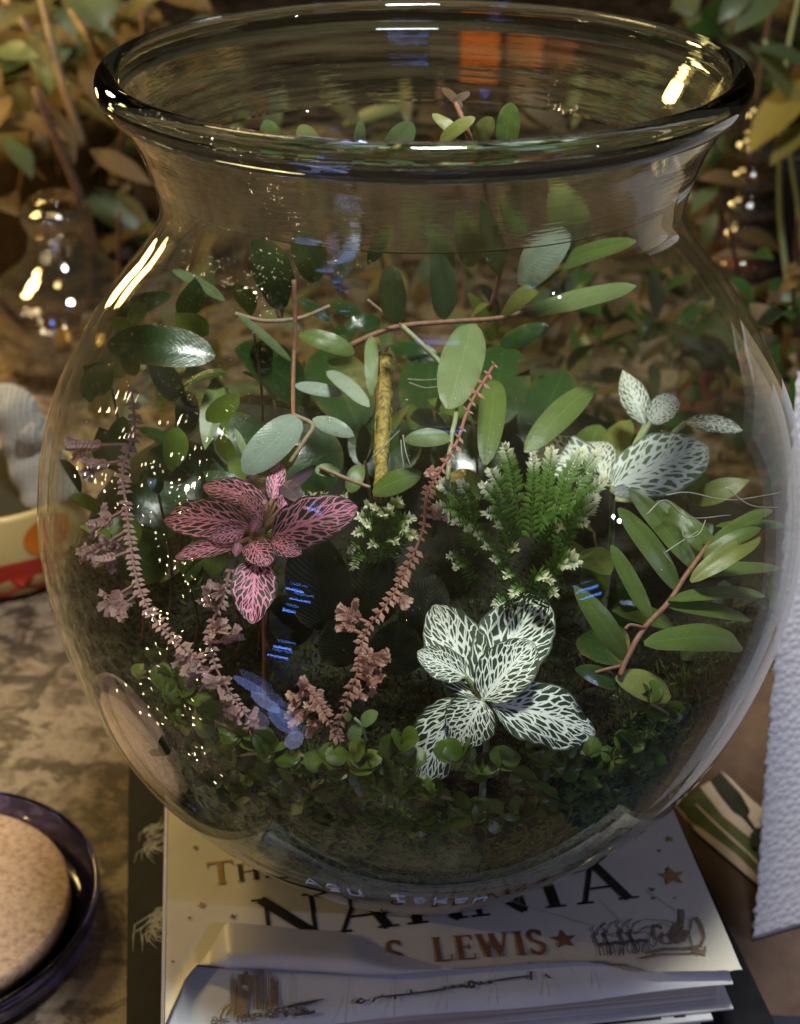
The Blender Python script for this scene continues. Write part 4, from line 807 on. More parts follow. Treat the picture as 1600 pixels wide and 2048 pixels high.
# ------------------------------------------------------------------ inside the bowl: soil and moss
UP = np.array([0, 0, 1.0])
mb = MB(); nr, na_ = 26, 120; vs = []; edge = []
for k in range(na_):
    a = 2*math.pi*k/na_; R = .09
    for it in range(12): R = rin(soilh(R*math.cos(a), R*math.sin(a)))-.0012
    edge.append(R)
for i in range(nr+1):
    for k in range(na_):
        a = 2*math.pi*k/na_; r = edge[k]*max(.002, i/nr); x, y = r*math.cos(a), r*math.sin(a); vs.append((x, y, soilh(x, y)))
top_rows = nr+1
for s_ in np.linspace(0, 1, 14)[1:]:
    for k in range(na_):
        a = 2*math.pi*k/na_; z0 = soilh(edge[k]*math.cos(a), edge[k]*math.sin(a)); z = z0+(.0205-z0)*s_
        r = rin(z)-.0012-.0008*(mnoise.noise(Vector((math.cos(a)*14, math.sin(a)*14, z*160)))+1)*.6; vs.append((r*math.cos(a), r*math.sin(a), z))
rows = top_rows+13
fs = [(i*na_+k, i*na_+(k+1) % na_, (i+1)*na_+(k+1) % na_, (i+1)*na_+k) for i in range(rows-1) for k in range(na_)]
fs.append(tuple((rows-1)*na_+k for k in range(na_)))
mb.add(vs, [f_[::-1] for f_ in fs]); so = mb.build('soil', M['soil']); so['kind'] = 'structure'; so['label'] = 'dark mossy soil filling the bottom of the bowl'
def blade(mb, P, d, l, w, tip):
    s_ = unit(np.cross(d, rng.normal(size=3)))*w; Q = P+d*l
    mb.add([P-s_*.5, P+s_*.5, P+d*l*.6+s_*.8, Q, P+d*l*.6-s_*.8], [(0, 1, 2, 4), (4, 2, 3)], tip=tip)
def moss(name, label, pix, n, spread, l0, l1, mat, f=1.0, w=.00035):
    """a clump of fine leafy shoots growing on the soil round the given spots"""
    mb = MB()
    for (x, y), cnt in pix:
        a, b = span(x, y); C0 = CAM+ray(x, y)*(a+(b-a)*f)
        for i in range(int(cnt*n)):
            q = C0+rng.normal(size=3)*spread*np.array([1, 1, .25]); hs = soilh(q[0], q[1]); q[2] = max(hs-.001, min(q[2], hs+.004)) if f >= 1 else q[2]
            q = keep(q, .0012); d = unit(rng.normal(size=3)*.75+UP*.8+toward(q)*.5)
            g = float(rng.random()); blade(mb, q, d, rng.uniform(l0, l1), w*rng.uniform(.7, 1.4), (float(max(0, rng.normal(.12, .22))), g))
    V = np.array(mb.v); mb.v = [tuple(keep(q, .0008)) for q in V]
    o = mb.build(name, mat, org=V.mean(0)); o['kind'] = 'stuff'; o['label'] = label; return o
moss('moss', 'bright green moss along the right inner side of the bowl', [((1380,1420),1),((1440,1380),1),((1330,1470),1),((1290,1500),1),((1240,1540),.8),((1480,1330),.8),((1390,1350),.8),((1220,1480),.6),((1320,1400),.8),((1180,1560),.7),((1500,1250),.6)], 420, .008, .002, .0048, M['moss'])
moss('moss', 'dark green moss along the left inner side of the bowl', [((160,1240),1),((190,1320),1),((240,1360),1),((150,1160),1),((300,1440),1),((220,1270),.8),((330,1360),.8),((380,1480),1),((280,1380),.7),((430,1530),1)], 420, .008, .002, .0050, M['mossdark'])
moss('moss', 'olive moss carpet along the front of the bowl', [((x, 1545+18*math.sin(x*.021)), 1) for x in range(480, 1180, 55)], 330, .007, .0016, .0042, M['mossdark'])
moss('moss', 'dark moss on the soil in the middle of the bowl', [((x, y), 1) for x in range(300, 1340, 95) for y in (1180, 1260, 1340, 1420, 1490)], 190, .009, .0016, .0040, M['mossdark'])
creeper_more = [('creeper tuft in front, midway between the salmon strand and the white plant', [(800,1500),(770,1530)], .05), ('creeper tuft in front, under the torn white leaf at right', [(1150,1500),(1180,1530),(1060,1560)], .03), ('low creeper tuft at the front left, against the glass', [(560,1560),(620,1580)], .015), ('creeper tuft at front left beside the glints', [(450,1560),(500,1540)], .03), ('lowest creeper sprig against the glass, left of centre', [(560,1610),(620,1628),(680,1622)], .012), ('lowest creeper sprig against the glass, at centre', [(760,1632),(830,1640),(900,1638)], .010), ('lowest creeper sprig against the glass, right of centre', [(980,1630),(1050,1622),(1120,1600)], .012), ('creeper sprig against the lower right glass', [(1190,1590),(1250,1560),(1310,1520)], .02), ('creeper sprig against the lower left glass', [(400,1550),(340,1500),(460,1590)], .02)]
moss('moss', 'yellow green moss patches between the creepers', [((820,1450),1),((780,1420),.7),((1010,1520),.6),((700,1120),.8),((520,1180),.6),((1300,1420),.8),((1260,1330),.7)], 150, .0035, .0016, .0036, M['moss'])
# moss against the glass below the soil line
mb = MB()
for i in range(20000):
    a = rng.uniform(-math.pi, 0); z = .0205+.080*rng.random()**.8
    if z > soilh(.09*math.cos(a), .09*math.sin(a))+.002: continue
    r = rin(z)-.0003-.0007*rng.random(); q = np.array([r*math.cos(a), r*math.sin(a), z]); t_ = unit(np.array([-math.sin(a), math.cos(a), 0])*rng.normal()+UP*rng.normal()*.8)
    dens = mnoise.noise(Vector((a*5, z*70, 1.7)))
    if dens+rng.normal()*.25 < -.12: continue
    blade(mb, q, t_, rng.uniform(.0018, .0050), .0006, (float(max(0, rng.normal(0, .15))), float(min(1, rng.random()*(.2+z*10)))))
V = np.array(mb.v); mb.v = [tuple(keep(q, .0002)) for q in V]; o = mb.build('moss_layer', M['glassmoss'], org=(0, -.08, .03)); o['kind'] = 'stuff'; o['label'] = 'fine dark moss pressed against the lower glass'

def root_at(px, py, f): P = pin(px, py, f); P[2] = max(soilh(P[0], P[1]), .012); return P
def tube_obj2(par, root, *a): o = tube_obj(root, *a); o.parent = par; return o
# ------------------------------------------------------------------ net-leaf plants
def net_plant(name, label, base_px, fb, leaves, mat, cat='plant', extra=None, stem_mat='stempale'):
    base = pin(*base_px, fb); gr = np.array([base[0], base[1], soilh(base[0], base[1])]); t = thing(name, label, cat, gr)
    tube_obj(t, M[stem_mat], [gr-UP*.002, (gr+base)/2+np.array([.001, .001, 0]), base], .0010, .0008)
    for L_ in leaves:
        bp, fB, tp, fT, wpx, up_, kw = L_
        B = pin(*bp, fB); T = keep(pin(*tp, fT)); W = wpx*pxm(B)
        nrm = unit(toward(B)*(1-up_)+UP*up_); k_ = dict(shape='net', arch=.06, droop=.10, fold=.10, wave=.012, nv=16, nu=9, serr=.10); k_.update(kw); mt = k_.pop('mat', mat)
        lo_ = leaf_obj(t, M[mt], B, T, W, nrm, **k_)
        if np.linalg.norm(B-base) > .002: tube_obj2(lo_, t, M[stem_mat], [base, (base+B)/2-toward(B)*.001, B], .0009, .0007, 'leaf_stalk')
    return t
white = [((958,1392),.20,(868,1202),.30,128,.30,dict(arch=.02)),((968,1385),.20,(1088,1176),.33,150,.25,dict(cup=.05)),((968,1398),.16,(1066,1280),.20,112,.35,dict(fold=.22)),
         ((925,1400),.20,(832,1572),.03,120,.35,dict(bite=.82)),((965,1402),.14,(912,1490),.06,108,.40,dict(fold=.05)),((985,1408),.16,(1200,1462),.06,140,.45,dict(bite=.80, wave=.04)),((930,1352),.205,(836,1300),.23,70,.35,dict(arch=.02))]
net_plant('nerve_plant', 'dark green nerve plant with white net veins at the front of the bowl', (968,1398), .18, white, 'fitwhite')
net_plant('nerve_plant', 'pale nerve plant with drooping white leaves at the right back of the bowl', (1225,975), .5, [((1225,975),.45,(1425,880),.50,135,.30,dict(shape='ovate', mat='fitpale', cup=.2)),((1215,960),.55,(1060,880),.6,95,.4,dict(mat='fitpale', shape='round')),((1205,970),.5,(1185,862),.6,76,.3,dict(mat='fitpale')),((1290,850),.55,(1245,735),.6,58,.3,dict(mat='fitpale', shape='lance', cup=.3)),((1300,845),.55,(1352,790),.6,56,.3,dict(mat='fitpale', shape='round')),((1370,845),.55,(1485,855),.6,42,.5,dict(mat='fitwhite', shape='ovate')),((1225,985),.4,(1270,985),.4,30,.4,dict(mat='fitpale'))], 'fitpale')
pink = [((545,1075),.30,(712,1008),.30,108,.30,dict(arch=.04)),((500,1055),.32,(322,1030),.30,92,.35,dict(arch=.10)),((535,1010),.36,(402,965),.36,62,.35,dict(arch=.08)),((512,1120),.26,(503,1240),.16,92,.35,dict(arch=.05)),((500,1085),.28,(535,1125),.22,62,.30,dict(shape='round')),((470,1090),.28,(345,1110),.26,44,.4,dict()),((505,1062),.27,(518,1035),.27,26,.3,dict(shape='round')),((545,1000),.38,(560,912),.42,40,.2,dict(arch=0)),((555,1000),.40,(640,920),.5,26,.2,dict(mat='fitpurple', shape='lance')),((478,1085),.26,(470,1112),.24,22,.3,dict()),((530,1020),.38,(500,940),.46,56,.3,dict(mat='fitpurple')),((520,1050),.34,(440,1010),.40,60,.3,dict(mat='fitpurple')),((600,1000),.36,(560,960),.4,40,.3,dict(mat='fitpurple')),((490,1060),.29,(420,1075),.26,46,.3,dict()),((525,1040),.31,(480,985),.33,44,.3,dict()),((540,1085),.27,(600,1105),.24,48,.3,dict()),((560,1020),.36,(600,975),.4,44,.25,dict())]
for l_ in pink: l_[6].setdefault('wave', .035)
pink = [(a_, b_, c_, d_, w_*.97, u_, k_) for a_, b_, c_, d_, w_, u_, k_ in pink]
net_plant('nerve_plant', 'pink veined nerve plant in the left half of the bowl', (512,1075), .30, pink, 'fitpink', stem_mat='stemred')
# dark ribbed leaves in the middle
dk = thing('dark_leaved_plant', 'blackish ribbed leaves between the pink plant and the red strand', 'plant', root_at(690, 1250, .9))
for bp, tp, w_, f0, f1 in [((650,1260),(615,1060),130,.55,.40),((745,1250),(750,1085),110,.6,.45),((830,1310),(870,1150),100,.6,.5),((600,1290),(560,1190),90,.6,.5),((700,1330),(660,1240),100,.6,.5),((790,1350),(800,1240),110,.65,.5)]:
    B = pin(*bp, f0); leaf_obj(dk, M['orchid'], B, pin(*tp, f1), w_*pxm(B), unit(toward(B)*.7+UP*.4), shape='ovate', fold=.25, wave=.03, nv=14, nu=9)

# ------------------------------------------------------------------ spikemoss
def sprig(mb, pts, n, ll, Nf, tip0=0.0, tip1=1.0, tipstart=.7, ratio=.6, ang=.95, taper=.3, stemr=.0003, med=True, g=.5, jit=.15, fluff=.55):
    c = curve(pts, n+1); mb.tube(c, np.linspace(stemr, stemr*.5, n+1), 5, tip=(0, g*.5))
    for i in range(n+1):
        u = i/n; t = unit(c[min(i+1, n)]-c[max(i-1, 0)]); s_ = unit(np.cross(t, Nf)); nn = np.cross(s_, t); l = ll*(1-taper*u)*random.uniform(.85-.3*jit, 1.15+.3*jit)
        tv = tip0+(tip1-tip0)*max(0, (u-tipstart)/(1-tipstart))**1.2
        if random.random() < jit*.2: continue
        rows = [(1, ang+random.uniform(-.35, .35)*jit, 0), (-1, ang+random.uniform(-.35, .35)*jit, 0)]+([(1, .4, .25), (-1, .4, .25)] if med else [])
        for sg, an, li in rows:
            d = unit(t*math.cos(an)+s_*sg*math.sin(an)+nn*(.25+li*.6)+rng.normal(size=3)*.08); w = unit(np.cross(d, nn))*l*ratio*.5; P = c[i]+nn*stemr; lo = l*(.5 if li else 1)
            gg = min(1, max(0, g+random.uniform(-.3, .3))); tt = min(1, tv*random.uniform(.75, 1.15)) if tv > .02 else 0
            mb.add([P, P+d*lo*.45+w-nn*lo*.05, P+d*lo, P+d*lo*.45-w-nn*lo*.05, P+d*lo*.5+nn*lo*.10], [(0, 1, 4), (1, 2, 4), (2, 3, 4), (3, 0, 4)], tip=[(tt*.5, gg), (tt, gg), (min(1, tt*1.2), gg), (tt, gg), (tt*.8, gg)])
    if tip1 > .75:
        for k in range(8):
            d = unit(t+rng.normal(size=3)*fluff); l = ll*.60; w = unit(np.cross(d, Nf))*l*.2; P = c[-1]
            mb.add([P, P+d*l*.5+w, P+d*l, P+d*l*.5-w], [(0, 1, 2, 3)], tip=(float(tip1)*random.uniform(.8, 1), .7))
def frost_plant(name, label, base_px, fb, tips, mat, ll=28, label_part=None):
    base = root_at(*base_px, fb); t = thing(name, label, 'plant', base)
    for (x, y, sx, sy, f, big) in tips:
        T = pin(x, y, f); B = pin(sx, sy, min(.9, f+.10)); N0 = unit(toward(T)+UP*.15+rng.normal(size=3)*.12); px = pxm(T); mb = MB()
        md = (B+T)/2+UP*.003; L_ = np.linalg.norm(T-B); n = max(6, int(L_/(8.5*px)))
        sprig(mb, [B, md, T], n, ll*px*big, N0, tipstart=.72, ang=.90, taper=.42, ratio=.46, med=False, fluff=.38)
        if L_ > 400*px:
            for sgn, uu in ((1, .55), (-1, .62)):
                c = curve([B, md, T], 11); P = c[int(uu*10)]; tt = unit(T-B); sd = unit(np.cross(tt, N0))*sgn; Q = P+(tt*.75+sd*.65)*L_*(.34); sprig(mb, [P, (P+Q)/2+UP*.0006, Q], max(5, int(n*.34)), ll*px*big*.85, N0, tip1=.9, tipstart=.70, ang=.9, ratio=.40, med=False, fluff=.28)
        mb.v = [tuple(keep(q)) for q in mb.v]
        mb.build('frond', M[mat], t, org=t.location)
    return t
F1 = [(1012,900,1040,1060,.42,1.1),(985,948,1030,1080,.36,1.1),(1068,926,1062,1075,.42,1.1),(1103,908,1085,1070,.44,1.1),(1160,905,1095,1080,.44,1.15),(1191,912,1110,1075,.45,1.1),(1205,964,1110,1090,.40,1.1),(1187,999,1115,1100,.36,1.1),(1184,1018,1120,1110,.34,.9),(1168,1045,1090,1080,.30,.8),(1117,1056,1070,1110,.30,.8),(1142,1112,1090,1160,.24,1.1),(1150,1125,1085,1165,.22,1.1),(1130,1130,1095,1170,.22,1.0),(1086,1155,1060,1185,.20,1.1),(1098,1160,1070,1195,.20,1.0),(1030,1098,1000,1135,.26,.9),(997,1052,1025,1110,.30,.9),(974,1026,1020,1080,.32,1.0),(970,976,1020,1085,.34,1.1),(886,970,955,1080,.36,1.05),(925,970,960,1090,.36,1.05),(877,1016,950,1070,.33,1.1),(898,1036,945,1090,.32,1.0),(911,1046,960,1100,.29,.8),(935,1056,980,1110,.28,.8),(956,1072,995,1130,.27,.8),(972,1095,1010,1150,.25,.8),(988,1120,1015,1160,.24,.8),(1012,1152,1040,1190,.22,.9),(900,1113,935,1150,.30,.8),(911,1134,945,1160,.29,.8),(1028,1186,1050,1205,.22,1.0),(991,1206,1020,1215,.22,.8),(1108,1186,1080,1210,.22,.9)]
frost_plant('frosty_spikemoss', 'large frosty spikemoss clump with white tips right of the red strand', (1050,1180), .5, F1, 'frost')
F2 = [(736,1012,755,1085,.42,1.1),(795,1006,775,1085,.42,1.15),(820,1038,780,1095,.40,1.0),(828,1072,790,1100,.38,1.0),(722,1035,755,1090,.42,1.0),(701,1100,735,1120,.40,.8),(708,1132,740,1130,.38,.8),(765,1030,768,1095,.42,1.0),(715,1065,750,1105,.40,.9),(750,1020,762,1090,.41,1.1),(780,1022,772,1090,.41,1.1),(808,1060,782,1105,.39,1.0),(735,1050,758,1100,.40,1.0),(790,1085,775,1120,.37,1.0),(745,1090,760,1125,.38,.9)]
frost_plant('frosty_spikemoss', 'small frosty spikemoss clump left of the red strand', (770,1150), .6, F2, 'frost')
F3 = [(606,995,615,1040,.46,.9),(625,990,632,1035,.46,.9),(645,988,650,1035,.46,.9),(690,996,680,1040,.46,.9),(615,1000,630,1045,.46,.8)]
frost_plant('frosty_spikemoss', 'white tipped spikemoss sprigs peeping out behind the pink leaf', (645,1100), .7, F3, 'frost')
def strand(name, label, path, f0, f1, tufts, mat, ll=13, n=64):
    pts = [pin(x, y, f0+(f1-f0)*i/(len(path)-1)) for i, (x, y) in enumerate(path)]; b = root_at(*path[-1], .9); t = thing(name, label, 'plant', b)
    mb = MB(); px = pxm(pts[0]); sprig(mb, pts, n, ll*1.2*px, unit(toward(pts[len(pts)//2])+np.array([.2, 0, 0])), tip1=.3, tipstart=.2, ratio=.56, ang=1.0, taper=.1, stemr=.0005, med=False, g=.5, jit=.6)
    mb.v = [tuple(keep(q)) for q in mb.v]; mb.build('stem', M[mat], t, org=t.location)
    cv = curve(pts, 60)
    for (x, y, f, r, nb) in tufts:
        mb = MB(); C0 = pin(x, y, f); px = pxm(C0); j = np.argmin(np.linalg.norm(cv-C0, axis=1)); A0 = cv[j]; dirn = unit(C0-A0+1e-5)
        for k in range(nb):
            d = unit(dirn*.55+rng.normal(size=3)*.55+toward(C0)*.3); E0 = C0+d*r*px; sprig(mb, [A0*.35+C0*.65, (C0+E0)/2, E0], max(6, int(r/3.0)), ll*.86*px, unit(toward(C0)+rng.normal(size=3)*.3), tip1=.9, tipstart=.35, ratio=.6, ang=.85, g=.6)
        mb.tube([A0, (A0+C0)/2, C0], .0005, 5)
        mb.v = [tuple(keep(q)) for q in mb.v]; mb.build('tuft', M[mat], t, org=t.location)
    return t
strand('ruby_spikemoss', 'long salmon pink spikemoss strand rising through the middle of the bowl', [(988,730),(940,810),(913,886),(876,949),(854,989),(847,1055),(826,1111),(801,1161),(776,1205),(735,1258),(719,1305),(713,1349),(691,1408),(672,1468)], .30, .10, [(864,940,.27,16,3),(872,1033,.25,18,3),(800,1196,.19,22,4),(705,1232,.17,32,6),(695,1255,.16,20,4),(747,1317,.15,30,5),(722,1325,.15,30,5),(752,1368,.14,26,4),(735,1350,.14,24,4),(715,1390,.13,16,3)], 'ruby', 14, 56)
strand('ruby_spikemoss', 'ferny salmon pink spikemoss at the foot of the central strand', [(612,1376),(635,1405),(655,1440),(675,1478)], .14, .10, [(614,1378,.14,22,4),(636,1410,.14,26,5),(600,1432,.12,26,5),(625,1450,.12,24,4),(595,1400,.14,22,4)], 'ruby', 15, 16)
strand('mauve_spikemoss', 'long mauve spikemoss strand down the left inner side of the bowl', [(262,780),(268,860),(245,940),(252,1010),(260,1085),(275,1165),(302,1228),(350,1282),(402,1325)], .30, .12, [(185,1105,.18,34,6),(205,1045,.20,34,6),(215,1120,.17,26,5),(228,1195,.15,36,6),(240,1215,.15,26,5),(170,890,.30,36,5),(195,930,.28,34,5),(225,1090,.2,24,4)], 'mauve', 15, 52)
strand('mauve_spikemoss', 'dusky pink spikemoss tangle below the pink nerve plant', [(460,1140),(445,1200),(420,1260),(430,1330),(470,1400),(500,1440)], .25, .10, [(445,1180,.22,30,5),(410,1205,.2,30,5),(430,1260,.18,34,6),(460,1280,.18,30,5),(380,1320,.14,32,6),(410,1345,.13,34,6),(440,1370,.12,36,6),(400,1380,.12,28,5),(470,1420,.10,34,6),(440,1420,.10,34,6),(500,1450,.09,32,6),(520,1480,.08,26,5)], 'mauve', 13, 30)

# ------------------------------------------------------------------ trailing vines
def vine(name, label, base, stems, leaves, cat='vine'):
    t = thing(name, label, cat, base)
    for path, fr, r0, mt in stems:
        pts = [keep(pin(x, y, fr[0]+(fr[1]-fr[0])*i/(len(path)-1))) for i, (x, y) in enumerate(path)]; tube_obj(t, M[mt], pts, r0, r0*.8, seg=26)
    for bp, f0, tp, f1, w_, mt, kw in leaves:
        B = keep(pin(*bp, f0)); T = keep(pin(*tp, f1)); k_ = dict(shape='oblong', arch=random.uniform(.02, .11), fold=random.uniform(.02, .22), cup=.18, thick=.0013, nv=14, nu=7, wave=random.uniform(.0, .035), twist=random.uniform(-.35, .35)); up_ = kw.pop('up', .35); k_.update(kw); w_ *= random.uniform(.80, 1.0)
        leaf_obj(t, M[mt], B, T, w_*pxm(B), unit(toward(B)*(1-up_)+UP*up_+np.array([random.uniform(-.12, .12), 0, 0])), **k_)
    return t
D = dict
vine('trailing_vine', 'vine with long green oblong leaves on a red stem at the right', root_at(1245, 1345, .5), [([(1240,1352),(1252,1320),(1288,1257),(1336,1206),(1369,1155),(1420,1085)], (.12, .20), .0008, 'stemred'), ([(1250,1330),(1215,1338),(1190,1345)], (.14, .14), .0005, 'stemred'), ([(1290,1256),(1262,1250),(1250,1258)], (.14, .14), .0005, 'stemred')],
 [((1252,1320),.14,(1148,1172),.14,48,'vine',D(shape='ovate')),((1303,1239),.16,(1222,1090),.18,36,'vine',D()),((1357,1182),.18,(1237,1016),.18,50,'vine',D(fold=.3)),((1393,1140),.2,(1259,978),.24,46,'vine',D(fold=.3)),((1432,1090),.24,(1312,1002),.3,42,'vine',D()),((1381,1163),.18,(1582,1092),.22,46,'vineold',D(fold=.35)),((1399,1115),.2,(1578,1072),.26,34,'vine',D()),((1336,1200),.16,(1530,1192),.22,40,'vine',D(fold=.3)),((1288,1287),.13,(1484,1293),.12,64,'vine',D(arch=.12)),((1432,1052),.3,(1576,1052),.3,24,'vine',D()),((1231,1356),.14,(1342,1394),.10,66,'vineold',D(shape='ovate')),((1240,1372),.16,(1150,1338),.14,50,'vinedark',D(shape='ovate')),((1375,1150),.2,(1560,1135),.22,36,'vine',D()),((1405,1105),.24,(1330,1000),.3,36,'vine',D()),((1420,1085),.26,(1545,1020),.3,30,'vine',D()),((1330,1210),.17,(1500,1240),.17,40,'vine',D(fold=.3))])
vine('climbing_vine', 'vine with pale green paddle leaves hanging in the upper middle of the bowl', root_at(800, 1000, .9), [([(700,692),(750,668),(804,652),(891,644),(1000,636),(1060,618)], (.46, .50), .0009, 'stemred'), ([(804,652),(845,690),(885,732),(908,780),(912,830),(903,875),(895,960)], (.44, .34), .0008, 'stempale'), ([(735,600),(770,628),(804,652)], (.46, .46), .0005, 'stem'), ([(775,690),(762,740),(758,700)], (.5, .5), .0006, 'stembrown')],
 [((790,648),.44,(783,530),.40,64,'vinemid',D()),((892,638),.44,(874,505),.40,66,'vinemid',D()),((945,648),.42,(898,818),.36,88,'vinemid',D(shape='oblong')),((742,672),.46,(742,790),.42,30,'vinemid',D()),((902,876),.34,(808,880),.34,44,'vinemid',D(shape='ovate')),((745,985),.42,(844,945),.40,54,'vine',D(shape='ovate')),((1000,636),.5,(1122,542),.44,46,'vineold',D(shape='lance')),((1040,628),.5,(1272,572),.42,44,'vinemid',D()),((880,722),.5,(780,690),.54,54,'vinedark',D(shape='ovate')),((970,930),.52,(988,760),.52,64,'vine',D()),((1050,905),.52,(1190,768),.54,66,'vine',D(shape='ovate')),((1000,690),.55,(1098,652),.56,56,'vinedark',D(shape='ovate'))])
vine('climbing_vine', 'thin vine with whitish translucent leaves left of the yellow stick', root_at(590, 900, .9), [([(588,560),(590,640),(587,730),(586,832)], (.44, .40), .0007, 'stemred'), ([(470,628),(530,642),(600,636),(660,612)], (.42, .44), .0007, 'stem'), ([(586,830),(625,850),(610,880),(580,925)], (.40, .40), .0007, 'stem'), ([(640,935),(700,960),(740,975)], (.45, .42), .0006, 'stem')],
 [((597,668),.44,(709,706),.42,50,'vine',D()),((655,742),.42,(738,814),.40,38,'vinepale',D()),((590,770),.42,(684,788),.42,30,'vinepale',D()),((600,834),.40,(486,944),.36,74,'vinepale',D(up=.1)),((625,838),.40,(708,872),.38,38,'vinepale',D(shape='ovate')),((582,722),.44,(475,628),.40,20,'vinemid',D()),((680,942),.46,(630,940),.46,32,'vinemid',D()),((500,930),.42,(470,858),.4,18,'vinemid',D()),((700,985),.48,(720,930),.48,40,'vine',D()),((690,655),.5,(760,640),.52,46,'vinedark',D()),((660,640),.5,(600,600),.5,30,'vinedark',D())])
vine('tall_vine', 'green vine leaves crowded in the neck of the bowl', root_at(900, 900, .95), [([(980,620),(1000,540),(985,440),(960,330),(930,250),(905,190)], (.62, .62), .0009, 'stemred'), ([(560,640),(540,560),(560,500)], (.6, .6), .0007, 'stem'), ([(1010,640),(1090,520),(1110,420)], (.6, .6), .0008, 'stem')],
 [((1035,562),.5,(1142,470),.46,92,'vinepale',D(shape='ovate')),((1090,545),.55,(1272,482),.5,44,'vine',D()),((1000,555),.6,(962,385),.6,50,'vineold',D(shape='lance')),((1165,500),.6,(1100,365),.62,96,'vineold',D(shape='ovate')),((905,540),.62,(850,440),.62,46,'vinemid',D(shape='lance')),((950,530),.62,(915,415),.6,70,'vineold',D(shape='ovate')),((575,610),.55,(505,480),.5,96,'vinedark',D(shape='ovate')),((668,575),.6,(722,455),.6,44,'vinepale',D(shape='lance')),((640,560),.6,(590,455),.6,76,'vine',D(shape='ovate')),((450,600),.5,(345,540),.42,26,'vinemid',D()),((735,530),.62,(790,440),.62,40,'vine',D(shape='lance')),((1060,470),.65,(1000,400),.65,44,'vine',D(shape='lance')),
  ((716,320),.55,(722,240),.55,26,'vinemid',D()),((770,320),.6,(825,245),.6,52,'vinemid',D()),((880,285),.6,(950,235),.6,34,'vineold',D()),((930,280),.6,(865,228),.62,26,'vineold',D()),((950,290),.62,(985,235),.6,46,'vineold',D()),((1010,300),.6,(1022,205),.58,48,'vine',D()),((560,320),.7,(530,240),.72,50,'vine',D()),((640,330),.72,(600,250),.75,50,'vineold',D()),((925,215),.62,(885,175),.62,18,'bg_brown',D()),((905,205),.62,(940,185),.6,18,'bg_brown',D())])
# broad dark leaves behind
bl_ = thing('broad_leaved_plant', 'broad glossy dark green leaves at the back and left of the bowl', 'plant', root_at(650, 950, .95))
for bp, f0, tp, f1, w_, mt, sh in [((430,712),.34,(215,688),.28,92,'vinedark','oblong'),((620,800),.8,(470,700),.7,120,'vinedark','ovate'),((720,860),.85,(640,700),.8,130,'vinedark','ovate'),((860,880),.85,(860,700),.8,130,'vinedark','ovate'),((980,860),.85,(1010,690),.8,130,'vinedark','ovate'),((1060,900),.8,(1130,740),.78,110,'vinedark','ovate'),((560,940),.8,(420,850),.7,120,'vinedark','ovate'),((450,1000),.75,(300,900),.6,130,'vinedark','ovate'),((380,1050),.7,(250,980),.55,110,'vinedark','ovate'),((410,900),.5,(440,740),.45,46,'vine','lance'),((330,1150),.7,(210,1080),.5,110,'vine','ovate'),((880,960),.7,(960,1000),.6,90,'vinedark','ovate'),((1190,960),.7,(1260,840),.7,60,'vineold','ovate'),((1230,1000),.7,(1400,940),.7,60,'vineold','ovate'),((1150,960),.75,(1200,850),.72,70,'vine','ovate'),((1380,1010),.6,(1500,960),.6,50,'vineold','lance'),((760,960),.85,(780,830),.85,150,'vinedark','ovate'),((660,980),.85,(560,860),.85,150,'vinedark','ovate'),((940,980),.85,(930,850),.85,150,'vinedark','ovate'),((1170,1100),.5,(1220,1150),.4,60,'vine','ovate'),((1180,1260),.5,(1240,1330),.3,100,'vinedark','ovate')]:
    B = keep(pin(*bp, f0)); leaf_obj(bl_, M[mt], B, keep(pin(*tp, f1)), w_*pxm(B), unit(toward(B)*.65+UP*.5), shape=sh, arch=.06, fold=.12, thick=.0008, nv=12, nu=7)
fl_ = thing('shade_leaved_plant', 'mid green leaves massed at the left and back of the bowl', 'plant', root_at(300, 1000, .9))
rf = random.Random(3)
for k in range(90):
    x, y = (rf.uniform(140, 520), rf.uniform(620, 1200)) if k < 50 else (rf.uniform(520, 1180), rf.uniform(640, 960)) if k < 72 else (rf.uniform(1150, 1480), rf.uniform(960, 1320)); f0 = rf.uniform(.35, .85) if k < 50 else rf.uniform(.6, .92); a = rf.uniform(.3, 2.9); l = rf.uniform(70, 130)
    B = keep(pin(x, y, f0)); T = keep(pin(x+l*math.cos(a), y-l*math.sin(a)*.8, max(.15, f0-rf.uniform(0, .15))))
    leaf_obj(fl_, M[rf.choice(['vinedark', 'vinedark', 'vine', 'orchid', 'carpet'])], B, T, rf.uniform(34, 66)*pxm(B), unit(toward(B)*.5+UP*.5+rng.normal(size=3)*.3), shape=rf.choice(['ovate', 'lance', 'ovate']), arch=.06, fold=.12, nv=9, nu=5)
    if k % 3 == 0: g_ = np.array([B[0], B[1], soilh(B[0], B[1])]); tube_obj(fl_, M['stembrown'], [g_, (g_+B)/2+np.array([.002, 0, 0]), B], .0005, .0004, seg=8)
# yellow stick
m, nt, N, L, p = newmat('straw_yellow'); mp = N.new('ShaderNodeMapping'); mp.inputs['Scale'].default_value = (900, 900, 60); L.new(coord(nt), mp.inputs[0]); f = noise_tex(nt, 1, 4, .6, mp.outputs[0])
setp(p, Base_Color=ramp(nt, f, [(.32, (.05, .035, .008)), (.5, (.30, .22, .045)), (.7, (.56, .44, .12))]), Roughness=.5, Normal=bump(nt, f, .8, .0006)); M['straw'] = m
P1 = pin(772, 715, .50); P2 = pin(762, 965, .50); stk = thing('plant_stake', 'yellow straw colored stick standing in the middle of the bowl', 'stick', P2)
mb = MB(); mb.tube(curve([P2-(P1-P2)*.12, P2, (P1+P2)/2, P1], 30), [.0019*(1+.10*math.sin(i*.9)+.05*math.sin(i*2.3)) for i in range(30)], 12); mb.build('cane', m, stk, org=stk.location)
mb = MB(); 
